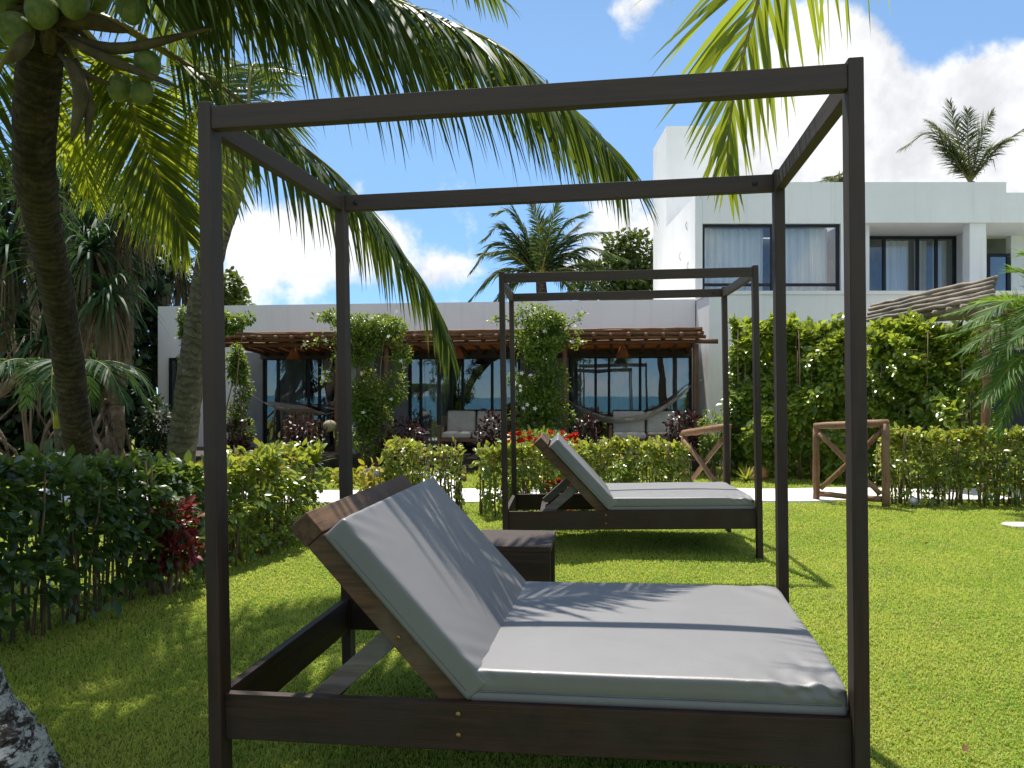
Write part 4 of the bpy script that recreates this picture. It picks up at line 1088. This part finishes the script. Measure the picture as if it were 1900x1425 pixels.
# ------------------------------------------------------------------ pandanus thicket at the left
def rosette(mbg, mbd, c, n, Ln, r, dead=0):
    for k in range(n + dead):
        isd = k >= n; mbx = mbd if isd else mbg
        a = r.uniform(0, 6.283); e = r.uniform(-.3, 1.3) if not isd else r.uniform(-1.3, -.5)
        d = Vector((math.cos(a) * math.cos(e), math.sin(a) * math.cos(e), math.sin(e)))
        ln = Ln * r.uniform(.7, 1.15) * (1.15 if isd else 1); ns = 6; W = d.cross(Vector((0, 0, 1))).normalized(); q = Vector(c); V = []
        wd = .03 * r.uniform(.7, 1.2) * (.7 if isd else 1); tl = r.random()
        for j in range(ns + 1):
            f = j / ns; ww = wd * (1 - f ** 2.2)
            if j < ns: V += [q - W * ww, q + W * ww]
            else: V.append(q.copy())
            d = (d + Vector((0, 0, -1)) * (.20 + .28 * f) * (1.4 if isd else 1)).normalized(); q = q + d * ln / ns
        mbx.add(V, [(2 * j, 2 * j + 1, 2 * j + 3, 2 * j + 2) for j in range(ns - 1)] + [(2 * ns - 2, 2 * ns - 1, 2 * ns)], None, [tl] * len(V))
def screw_pine(label, base, heads, seed, Ln=.95):
    r = random.Random(seed); base = Vector(base); t = thing('screw_pine', label, 'tree', base, (0, 0, 0), 'screw pines of the dark thicket at left')
    mbt, mbg, mbd = MB(), MB(), MB()
    hub = Vector((r.uniform(-.2, .2), 0, 1.2))
    mbt.tube(spline([(0, 0, -.1), hub * .5 + Vector((.08, 0, 0)), hub], 8), [.14, .13, .13, .12, .12, .12, .11, .11], 9)
    for k in range(12):      # stilt roots
        a = r.uniform(0, 6.283); d = r.uniform(.3, .75); z = r.uniform(.5, 1.3)
        mbt.tube([(0, 0, z), (math.cos(a) * d * .6, math.sin(a) * d * .6, z * .6), (math.cos(a) * d, math.sin(a) * d, -.1)], [.03, .026, .022], 6)
    for h in heads:
        c = Vector(h) - base
        P = spline([hub, hub.lerp(c, .5) + Vector((r.uniform(-.2, .2), r.uniform(-.2, .2), -.15)), c], 8)
        mbt.tube(P, [.10, .09, .085, .08, .075, .07, .065, .06], 8)
        rosette(mbg, mbd, c + Vector((0, 0, .05)), 70, Ln, r, 55)
    mbt.build('trunk', trunk_d, t, True); mbg.build('crown', frond_d, t, True); mbd.build('dead_leaves', dead_m, t, True)
screw_pine('screw pine with drooping dark heads right of the big palm trunk', (-6.2, 11.8, .05), [at(170, 470, 11.5), at(235, 400, 11.8), at(200, 560, 11.3), at(120, 520, 11.6)], 1)
screw_pine('screw pine with bare forked limbs against the left end of the house', (-6.5, 13.2, .05), [at(225, 430, 13), at(235, 495, 13.3), at(195, 520, 12.8), at(270, 395, 13.8), at(170, 560, 13)], 2, .70)
screw_pine('screw pine with shaggy dead leaves at the left edge behind the palm', (-8.0, 12.5, .05), [at(15, 470, 12), at(60, 380, 12.5), at(-30, 560, 12), at(85, 640, 11.6)], 3)
screw_pine('screw pine deepest in the thicket, between the other three', (-8.2, 15.0, .05), [at(120, 350, 15), at(200, 330, 15.5), at(40, 300, 15), at(280, 380, 15.5), at(160, 440, 14.8)], 4)
screw_pine('screw pine low beside the white end wall of the guest house', (-7.2, 14.6, .05), [at(205, 640, 14), at(175, 690, 13.5), at(215, 590, 14.5), at(130, 640, 13.6)], 5, .65)
screw_pine('screw pine behind the left end of the guest house, heads over its roof corner', (-8.8, 19.6, .05), [at(262, 440, 19.5), at(322, 470, 19.8), at(298, 520, 19.5), at(230, 480, 19.5), at(340, 515, 20), at(250, 545, 19.6), at(285, 400, 20)], 6, 1.15)
th = thing('thicket', 'dark leafy thicket closing the garden behind the screw pines', 'thicket', (-10.5, 17.0, 0))
mb = MB()
for k in range(60): stuff_stem(mb, (random.uniform(-4, 2.6), random.uniform(-2.5, 2), -.1), (random.uniform(-4, 2.6), random.uniform(-2, 2), random.uniform(1.8, 3.6)), .03, .012, 5, .05)
tag(mb.build('stem', stem_m, th, True), kind='stuff')
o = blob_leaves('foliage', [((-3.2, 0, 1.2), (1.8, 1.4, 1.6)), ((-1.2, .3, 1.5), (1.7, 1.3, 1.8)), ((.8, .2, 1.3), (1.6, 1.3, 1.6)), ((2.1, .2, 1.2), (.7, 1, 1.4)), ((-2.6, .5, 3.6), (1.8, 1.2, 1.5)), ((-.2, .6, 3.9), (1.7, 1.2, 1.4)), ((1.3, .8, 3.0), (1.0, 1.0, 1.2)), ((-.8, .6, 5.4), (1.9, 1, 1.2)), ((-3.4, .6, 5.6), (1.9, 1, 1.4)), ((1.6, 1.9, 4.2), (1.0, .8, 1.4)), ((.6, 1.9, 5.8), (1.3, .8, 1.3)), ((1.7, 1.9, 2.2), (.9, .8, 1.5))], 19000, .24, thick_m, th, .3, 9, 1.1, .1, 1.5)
# small areca palm with a painted stem
t = thing('areca_palm', 'small palm with a thin yellow and white painted stem beside the big trunk', 'palm tree', at(113, 905, 9.2) * 1.0)
oa = at(113, 905, 9.2)
mb = MB(); mb.tube([at(115, 915, 9.2) - oa, at(112, 838, 9.2) - oa], [.07, .055], 12); mb.build('painted_foot', path_m, t, True)
mb = MB(); mb.tube([at(112, 838.5, 9.2) - oa, at(107, 795, 9.2) - oa], [.052, .042], 12); mb.build('trunk', trunk_b, t, True)
ym = mat_simple('yellow_crownshaft', (.30, .27, .03), (.40, .33, .05), 6, .5)
mb = MB(); mb.tube([at(107, 795.5, 9.2) - oa, at(104, 742, 9.2) - oa], [.045, .036], 12); mb.build('crownshaft', ym, t, True)
ca = at(104, 745, 9.2) - oa
for k in range(9):
    a = 6.283 * k / 9 + .2; h_ = Vector((math.cos(a), math.sin(a) * .8, 0))
    frond(t, [ca, ca + h_ * .35 + Vector((0, 0, .42)), ca + h_ * .8 + Vector((0, 0, .38)), ca + h_ * 1.15 + Vector((0, 0, -.05))], 34, .42, .030, .10, seed=80 + k, mat=frond_d, r0=.012, hang=.2)
# near palm at the right edge
pr2 = thing('areca_palm', 'glossy feather palm reaching in from the right edge over the hedge', 'palm tree', (6.75, 9.9, .05))
og = Vector((6.75, 9.9, .05)); cg = at(1985, 690, 9.9) - og
mb = MB(); mb.tube([(0, 0, -.1), (cg * .5), cg], [.07, .06, .05], 10); mb.build('trunk', trunk_b, pr2, True)
glossy = mat_leaf('glossy_palm_leaf', (.030, .090, .014), (.085, .170, .026), (.32, .52, .05), .38, .55, .2)
for k, (b, c) in enumerate((((1900, 590, 9.7), (1790, 650, 9.5)), ((1880, 560, 10), (1770, 580, 10)), ((1930, 530, 9.9), (1880, 500, 9.9)), ((1900, 660, 9.3), (1830, 740, 9.0)), ((1890, 600, 9.9), (1765, 620, 10.0)), ((1900, 560, 9.6), (1800, 600, 9.4)), ((1945, 500, 10.0), (1900, 470, 10.1)), ((1920, 610, 9.4), (1810, 690, 9.2)), ((1950, 560, 9.3), (1900, 620, 8.8)), ((2060, 560, 9.6), (2150, 640, 9.5)), ((1960, 520, 10.2), (1930, 560, 10.8)), ((1925, 640, 9.5), (1850, 800, 9.3)))):
    frond(pr2, [cg] + rel(og, [b, c]), 74, .50, .022, .06, seed=90 + k, mat=glossy, r0=.014, s0=.1, hang=.10, nseg=5, tip=.45)

# ------------------------------------------------------------------ hedges
def hedge(label, poly, tops, depth, n, size, mat, nst, seed, low=.12, width=.85, stem_r=(.007, .014), side=1, name='hedge', taper=.0, cat='hedge', gaps=.30, stick=.08, bulge=.13, batter=.30):
    """leaves in the band behind a polyline on the ground (front face), stems standing in it"""
    r = np.random.default_rng(seed)
    Q = np.array([(q[0], q[1]) for q in poly]); seg = np.linalg.norm(np.diff(Q, axis=0), axis=1); cum = np.concatenate([[0], np.cumsum(seg)])
    o = Vector((poly[0][0], poly[0][1], gzz(*poly[0][:2]))); t = thing(name, label, cat, o)
    def pos(s, d):
        x = np.interp(s, cum, Q[:, 0]); y = np.interp(s, cum, Q[:, 1]); e = 1e-2
        tx = np.interp(s + e, cum, Q[:, 0]) - np.interp(s - e, cum, Q[:, 0]); ty = np.interp(s + e, cum, Q[:, 1]) - np.interp(s - e, cum, Q[:, 1])
        l_ = np.hypot(tx, ty) + 1e-9
        nx_, ny_ = -ty / l_ * side, tx / l_ * side
        return x + nx_ * d, y + ny_ * d, nx_, ny_
    N2 = int(n * 1.9)
    s = r.random(N2) * cum[-1]; hh = np.interp(s, cum, tops)
    # shell biased sampling of the cross-section
    v = r.random(N2) ** .8; d = r.random(N2)
    pick = r.random(N2); d = np.where(pick < .42, .12 * r.random(N2), np.where(pick < .6, 1 - .15 * r.random(N2), d)); v = np.where(pick > .78, 1 - .10 * r.random(N2), v)
    h_loc = hh * (1 + .07 * vnoise(np.stack([s, d, 0 * s], -1), 7, seed)) + .03 * r.normal(0, 1, N2)
    z = h_loc * (low + (1 - low) * v)
    bul = bulge * vnoise(np.stack([s, z, 0 * s], -1), 7 if bulge < .2 else 3.6, seed + 1) - .16 * hh * (.5 - v) ** 2 * (v < .5) 
    bat = batter * depth * np.clip(v - .55, 0, 1) / .45
    x, y, nx_, ny_ = pos(s, (d * (depth - 2 * bat) + bat) + bul * (d < .5) - bul * (d >= .5))
    P = np.stack([x - o.x, y - o.y, gz(x, y) + z - o.z], -1)
    keep = vnoise(np.stack([s * 1.0, z, d * depth], -1), 9, seed + 2) > -1 + gaps * 2 - .55 * r.random(N2) - .5 * (z / hh > .6) + .45 * (z / hh < .35)
    P = P[keep][:n]; out = np.where(d < .5, -1, 1)[keep][:n]; nxo = (nx_[keep][:n] * out); nyo = (ny_[keep][:n] * out); vz = (z / hh)[keep][:n]
    nrm = np.stack([nxo * .55, nyo * .55, .95 + 0 * nxo], -1)
    dr = np.stack([nxo * .7, nyo * .7, -.35 + .9 * (vz > .88)], -1)
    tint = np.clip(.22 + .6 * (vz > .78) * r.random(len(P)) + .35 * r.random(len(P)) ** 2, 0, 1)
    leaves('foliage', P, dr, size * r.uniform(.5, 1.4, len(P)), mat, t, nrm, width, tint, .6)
    mb = MB()
    for k in range(nst):
        ss = r.random() * cum[-1]; dd = r.random() * depth * .8 + .05; x, y, _, _ = pos(np.array(ss), dd); x, y = float(x), float(y)
        hh_ = float(np.interp(ss, cum, tops)) * r.uniform(.75, 1.02) + r.random() * stick
        stuff_stem(mb, (x - o.x, y - o.y, gzz(x, y) - o.z - .03), (x - o.x + r.normal(0, .04), y - o.y + r.normal(0, .04), gzz(x, y) - o.z + hh_), r.uniform(*stem_r), .005, 5, .012)
    tag(mb.build('stem', stem_m, t, True), kind='stuff')
    return t
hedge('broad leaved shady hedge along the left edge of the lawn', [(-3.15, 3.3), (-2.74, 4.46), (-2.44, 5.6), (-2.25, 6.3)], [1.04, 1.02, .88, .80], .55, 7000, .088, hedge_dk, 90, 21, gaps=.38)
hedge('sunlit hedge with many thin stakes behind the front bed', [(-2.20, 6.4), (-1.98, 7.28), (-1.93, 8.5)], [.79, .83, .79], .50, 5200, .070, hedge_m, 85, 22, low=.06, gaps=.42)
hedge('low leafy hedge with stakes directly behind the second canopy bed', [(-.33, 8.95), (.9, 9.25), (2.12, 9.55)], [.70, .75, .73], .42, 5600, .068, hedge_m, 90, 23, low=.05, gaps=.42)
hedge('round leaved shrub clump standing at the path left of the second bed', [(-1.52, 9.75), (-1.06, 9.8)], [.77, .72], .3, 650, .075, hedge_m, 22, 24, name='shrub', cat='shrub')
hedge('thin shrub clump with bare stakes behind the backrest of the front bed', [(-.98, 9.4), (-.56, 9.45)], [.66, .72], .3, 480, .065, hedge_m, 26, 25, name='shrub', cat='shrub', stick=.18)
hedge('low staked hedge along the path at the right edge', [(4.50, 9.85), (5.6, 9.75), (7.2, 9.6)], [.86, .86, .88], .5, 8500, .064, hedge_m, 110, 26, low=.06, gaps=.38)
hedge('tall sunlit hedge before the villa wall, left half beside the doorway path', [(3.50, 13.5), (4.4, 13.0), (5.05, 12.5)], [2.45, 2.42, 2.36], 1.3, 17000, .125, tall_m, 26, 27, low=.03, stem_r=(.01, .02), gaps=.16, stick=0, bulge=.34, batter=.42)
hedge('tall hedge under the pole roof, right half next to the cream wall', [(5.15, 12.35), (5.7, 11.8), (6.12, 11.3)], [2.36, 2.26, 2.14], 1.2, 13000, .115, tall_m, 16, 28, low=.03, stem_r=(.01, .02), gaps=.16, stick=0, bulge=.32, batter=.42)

# ------------------------------------------------------------------ climbing vines with white flowers
FL_V = [(0, 0, 0)]; FL_F = []
for k in range(5):
    a = 6.283 * k / 5; b = len(FL_V)
    FL_V += [(.42 * math.cos(a - .5), .42 * math.sin(a - .5), .12), (.95 * math.cos(a), .95 * math.sin(a), .10), (.42 * math.cos(a + .5), .42 * math.sin(a + .5), .12)]
    FL_F.append((0, b, b + 1, b + 2))
def flower(parent, p, r, mat=None, nrm=(0, -1, .4)):
    q = (Vector(nrm) + Vector([random.uniform(-.5, .5) for _ in range(3)])).normalized().to_track_quat('Z', 'Y')
    mb = MB(); mb.add([Vector(p) + q @ (Vector(v) * r) for v in FL_V], FL_F); return mb.build('flower', mat or petal_m, parent, True)
def vine(label, px, base_py, blobs, n, nfl, seed, tendrils=(), Yd=14.1):
    b = at(px, base_py, Yd); b.z = 0.05; t = thing('climbing_vine', label, 'vine', b, (0, 0, 0), 'flowering vines on the pergola posts')
    bl = [(at(q[0], q[1], Yd + q[5] if len(q) > 5 else Yd) - b, (q[2] * 1.05 * Yd / FPX, q[4], q[3] * 1.05 * Yd / FPX)) for q in blobs]
    sub = []
    for c_, r_1 in bl:
        for k in range(6):
            u = Vector([random.gauss(0, .34) for _ in range(3)]); sub.append((Vector(c_) + Vector((u.x * r_1[0] / .834, u.y * r_1[1], u.z * r_1[2])), tuple(q * random.uniform(.32, .62) for q in r_1)))
    blob_leaves('foliage', sub, int(n * 2.0), .066, vine_m, t, .3, seed, .75, .28, 5.0)
    mb = MB()
    for k in range(7):
        c = random.choice(bl); stuff_stem(mb, (random.uniform(-.2, .2), random.uniform(-.1, .1), -.05), Vector(c[0]) + Vector((random.uniform(-.2, .2), 0, random.uniform(-.1, .2))), .018, .008, 7, .04)
    tl = []
    for q in tendrils:
        P = spline([at(*s) - b for s in q], 8); mb.tube(P, [.012 - .001 * i for i in range(8)], 5); tl += P
    tag(mb.build('stem', stem_m, t, True), kind='stuff')
    if tl:
        A_ = np.array([tuple(p) for p in tl]); A_ = np.repeat(A_, 9, 0) + rng.normal(0, .05, (len(A_) * 9, 3))
        leaves('tendril_leaves', A_, np.tile([0, -.2, .1], (len(A_), 1)), .06 * rng.uniform(.6, 1.3, len(A_)), vine_m, t)
    for k in range(nfl):
        c, r_2 = random.choice(bl); a = random.uniform(-1.9, 1.9)
        flower(t, Vector(c) + Vector((r_2[0] * math.sin(a) * .95, -r_2[1] * 1.02 - .03, r_2[2] * random.uniform(-.85, .9))), .048)
    for q in tendrils:
        flower(t, at(*q[-1]) - b, .055); flower(t, at(*q[1]) - b + Vector((0, -.05, 0)), .05)
vine('leafy vine on the leftmost pergola post, cut in two by the palm trunk', 425, 860, [(345, 610, 18, 36, .3), (445, 600, 36, 26, .35), (400, 606, 46, 28, .35), (343, 665, 9, 45, .15), (440, 690, 32, 60, .3, .4), (445, 780, 24, 60, .28, .4)], 4200, 4, 31)
vine('white flowered vine between the left and middle pergolas', 690, 850, [(672, 604, 58, 30, .5), (712, 602, 44, 27, .5), (695, 655, 48, 46, .38), (690, 730, 44, 70, .36), (684, 790, 42, 60, .36), (695, 760, 36, 60, .3)], 6600, 7, 32,
     (((640, 640, 14), (605, 632, 13.9), (565, 640, 13.8)), ((620, 655, 14), (610, 690, 13.8), (600, 700, 13.8)), ((720, 670, 14), (745, 670, 13.8), (750, 682, 13.8)), ((660, 650, 14), (640, 610, 13.8), (625, 583, 13.8))))
vine('tall white flowered vine behind the frame of the second canopy bed', 1005, 840, [(1008, 600, 58, 38, .4), (1005, 655, 52, 50, .38), (1000, 730, 46, 70, .35), (995, 800, 46, 50, .3), (1005, 770, 40, 60, .3), (1000, 690, 46, 50, .3), (1035, 596, 36, 26, .3)], 5600, 12, 33,
     (((1040, 610, 14), (1070, 595, 13.8), (1080, 580, 13.8)), ((960, 600, 14), (930, 590, 13.8), (918, 595, 13.8)), ((1040, 630, 14), (1062, 635, 13.8), (1080, 634, 13.8))))

# ------------------------------------------------------------------ garden shrubs
def shrub(label, px, py, rx, rz, Yd, n, size, mat, seed, name='purple_shrub', group='purple shrubs before the porches', width=.9, cat='shrub', fl=None):
    b = at(px, py, Yd); g = gzz(b.x, Yd); zc = b.z - g; t = thing(name, label, cat, (b.x, Yd, g), (0, 0, 0), group)
    a = rx * Yd / FPX; h = rz * Yd / FPX
    blob_leaves('foliage', [((0, 0, zc), (a, a * .8, h)), ((a * .3, 0, zc * .6), (a * .8, a * .7, h * .8)), ((-a * .3, 0, zc * .55), (a * .8, a * .7, h * .8))], n, size, mat, t, .4, seed, width, .25, 6)
    mb = MB()
    for k in range(9): stuff_stem(mb, (random.uniform(-.08, .08), random.uniform(-.08, .08), -.05), (random.uniform(-a, a) * .7, random.uniform(-a, a) * .5, zc + h * random.uniform(-.2, .6)), .012, .004, 5, .02)
    tag(mb.build('stem', stem_m, t, True), kind='stuff')
    if fl:
        m_, cnt, r_ = fl
        for k in range(cnt):
            u = random.uniform(-1, 1); zz = random.uniform(-.2, .8)
            pz = zc + h * zz; p = Vector((a * u * 1.05, -a * .8 * math.sqrt(max(0, 1 - u * u * .8)) - .02, pz))
            dd = rng.normal(0, 1, (16, 3)); dd[:, 2] = np.abs(dd[:, 2]) + .2; leaves('flower', np.array([tuple(p)] * 16), dd, r_ * rng.uniform(.6, 1.1, 16), m_, t)
    return t
for q in (('dark purple shrub before the left porch, half behind the front bed post', 432, 815, 30, 42, 13.6, 700, 41), ('dark purple shrub before the armchair of the left porch', 565, 808, 36, 34, 13.6, 900, 42), ('widest dark purple shrub, before the middle porch step', 748, 812, 46, 34, 13.5, 1100, 43),
          ('dark purple shrub right of the middle porch sofa', 912, 800, 28, 36, 13.5, 700, 44), ('dark purple shrub under the left end of the right hammock', 1092, 795, 22, 26, 13.8, 500, 45), ('dark purple shrub below the right end of the right porch sofa', 1270, 792, 34, 28, 13.6, 800, 46)):
    shrub(q[0], q[1], q[2], q[3], q[4], q[5], q[6], .085, purple_m, q[7])
shrub('round bush with a crown of red flowers behind the second bed', 1000, 818, 64, 20, 11.9, 1700, .09, vine_m, 47, 'flowering_bush', None, .6, 'bush', (red_m, 46, .065))
shrub('low bush with orange red flowers behind the backrest prop of the second bed', 1040, 905, 26, 24, 9.2, 350, .07, vine_m, 48, 'flowering_bush', None, .6, 'bush', (red_m, 16, .05))
shrub('tiny red flowered plant under the rail of the second bed', 1066, 945, 10, 10, 8.6, 90, .05, vine_m, 61, 'flowering_bush', None, .6, 'bush', (red_m, 4, .04))
shrub('green leafy plant at the foot of the villa corner wall', 1325, 800, 26, 40, 13.2, 800, .10, vine_m, 49, 'shrub', None, .5, 'shrub')
shrub('small dark leaved bush beside the tall hedge foot', 1362, 800, 20, 60, 13.4, 700, .10, hedge_dk, 62, 'shrub', None, .7, 'shrub')
shrub('croton with dark red leaves inside the left hedge', 315, 965, 42, 36, 5.75, 300, .10, redleaf_m, 50, 'red_croton', None, .6, 'shrub')
shrub('yellow leaved croton between path and front bed post', 640, 880, 18, 16, 12.0, 130, .11, croton_m, 51, 'yellow_croton', None, .7, 'shrub')
shrub('pair of bright yellow leaved shoots behind the front bed backrest', 690, 880, 24, 22, 10.0, 170, .11, croton_m, 52, 'yellow_croton', None, .7, 'shrub')
shrub('dark bush at the left end wall of the guest house', 292, 790, 24, 60, 15.0, 600, .12, thick_m, 63, 'shrub', None, .8, 'shrub')
def spiky(label, px, py, Yd, n, Ln, mat, seed, name='bromeliad', w=.02):
    r = random.Random(seed); b = at(px, py, Yd); g = gzz(b.x, Yd); t = thing(name, label, 'plant', (b.x, Yd, min(b.z, g + 1)))
    mb = MB()
    for k in range(n):
        a = r.uniform(0, 6.283); e = r.uniform(.3, 1.35); d = Vector((math.cos(a) * math.cos(e), math.sin(a) * math.cos(e), math.sin(e))); W = d.cross(Vector((0, 0, 1))).normalized(); q = Vector((0, 0, 0)); V = []
        ln = Ln * r.uniform(.7, 1.1); tl = r.random()
        for j in range(6):
            f = j / 5; ww = w * (1 - f ** 2)
            if j < 5: V += [q - W * ww, q + W * ww]
            else: V.append(q.copy())
            d = (d + Vector((0, 0, -.22 * f))).normalized(); q = q + d * ln / 5
        mb.add(V, [(2 * j, 2 * j + 1, 2 * j + 3, 2 * j + 2) for j in range(4)] + [(8, 9, 10)], None, [tl] * len(V))
    mb.build('leaf', mat, t, True)
    mb = MB(); mb.tube([(0, 0, -(b.z - g) - .03 if b.z > g else -.05), (0, 0, .02)], .012, 6); mb.build('stem', stem_m, t)
lime = mat_leaf('lime_strap_leaf', (.13, .19, .02), (.24, .28, .04), (.5, .55, .05), .4, .35, .4)
spiky('spiky lime green plant topping the hedge behind the front bed', 582, 862, 8.3, 16, .30, lime, 1, 'spiky_plant')
spiky('yellow green bromeliad on the lawn in front of a reddish rock', 1385, 893, 12.6, 26, .34, lime, 2)
def rock(label, px, py, Yd, r, mat, name='rock', flat=.7):
    b = at(px, py, Yd); g = gzz(b.x, Yd); V = []; ns = 14; nr = 9
    for a in range(nr + 1):
        th_ = math.pi * a / nr
        for k in range(ns):
            f = 6.283 * k / ns; u = Vector((math.sin(th_) * math.cos(f), math.sin(th_) * math.sin(f), math.cos(th_)))
            rr = r * (1 + .10 * math.sin(3 * u.x + 5 * u.y + px) + .07 * math.sin(7 * u.z + 4 * u.x)); V.append((u.x * rr, u.y * rr, u.z * rr * flat))
    mb = MB(); mb.add(V, [(a * ns + k, (a + 1) * ns + k, (a + 1) * ns + (k + 1) % ns, a * ns + (k + 1) % ns) for a in range(nr) for k in range(ns)])
    o = mb.build(name, mat, None, True); o.location = (b.x, Yd, g + r * flat * .55); return tag(o, label, 'rock')
rock('reddish rounded rock on the lawn behind the bromeliad', 1400, 880, 13.0, .20, rock_red)
rock('pale flat stepping stone lying in the grass at the right edge', 1893, 980, 8.4, .16, stone_m, 'stepping_stone', .18)
rock('small grey stone beside the porch step under the middle pergola', 690, 850, 13.4, .16, stone_m)
# stake light in the lawn
t = thing('garden_light', 'small round garden light in the grass before the right hedge', 'light', (at(1693, 945, 9.75).x, 9.75, gzz(4.6, 9.75)))
mb = MB(); mb.tube([(0, 0, -.05), (0, 0, .06)], .012, 8); mb.build('stake', frame_m, t)
mb = MB(); mb.tube([(0, .02, .075), (0, -.03, .085), (0, -.04, .086)], [.04, .052, .05], 14); mb.build('lamp_head', steel, t, True)
# small cut stump near the step
t = thing('stump', 'small cut wooden stump near the porch step', 'stump', (at(860, 890, 12.8).x, 12.8, gzz(-.7, 12.8)))
mb = MB(); mb.tube([(0, 0, -.05), (.005, 0, .10), (0, .01, .24)], [.055, .042, .035], 9, wob=.06); mb.build('wood', log_wood, t, True)
# fallen leaves on the lawn
brown_leaf = mat_leaf('fallen_leaf', (.10, .05, .02), (.20, .11, .05), (.12, .06, .02), .2, .7, .2)
for k, (px, py) in enumerate(((1676, 1365), (1787, 1400), (1768, 998), (1716, 1018), (1290, 1350))):
    Yl = 1.36 * FPX / (py - HZ); p = at(px, py, Yl)
    o = leaves('fallen_leaf', np.array([[0, 0, 0.0]]), np.array([[1.0, .2, .1]]), np.array([.034]), brown_leaf, None, np.array([[0, 0, 1.0]]), 1.2)
    o.location = (p.x, Yl, gzz(p.x, Yl) + .035)
    tag(o, ['curled brown leaf on the lawn right of the front bed post', 'brown leaf on the lawn nearest the bottom right corner', 'dry leaf on the far lawn toward the right hedge', 'dry leaf on the lawn between the second bed and right hedge', 'dry leaf under the rail of the front bed'][k], 'leaf', 'fallen leaves on the lawn')

# ------------------------------------------------------------------ log railings at the gap
def railing(label, A, B, hA, hB):
    A = Vector(A); B = Vector(B); A.z = gzz(A.x, A.y); B.z = gzz(B.x, B.y)
    t = thing('log_railing', label, 'railing', A, (0, 0, 0), 'log railings by the path'); d = B - A
    def lg(a, b, r, nm):
        mb = MB(); P, Q = wobbly(a, b, r, 7, .006, .08); mb.tube(P, Q, 9); mb.build(nm, log_wood, t, True)
    up = Vector((0, 0, 1))
    lg(-up * .05, up * hA, .042, 'post'); lg(d - up * .05, d + up * hB, .045, 'post')
    lg(up * (hA + .02) - d * .03, d + up * (hB + .02) + d * .03, .045, 'top_rail')
    lg(up * .10 + d * .05, d * .95 + up * .10, .035, 'bottom_rail')
    e = Vector((d.y, -d.x, 0)).normalized() * .03
    lg(up * (hA - .06) + d * .06 + e, d * .94 + up * .16 + e, .032, 'brace'); lg(up * .16 + d * .06 - e, d * .94 + up * (hB - .08) - e, .032, 'brace')
railing('X braced log railing left of the low hedge, seen behind the front bed post', (3.82, 10.35, 0), (4.42, 9.75, 0), .92, .99)
railing('X braced log railing half hidden by the second bed and its hedge', (2.30, 11.0, 0), (2.60, 9.98, 0), .80, .93)
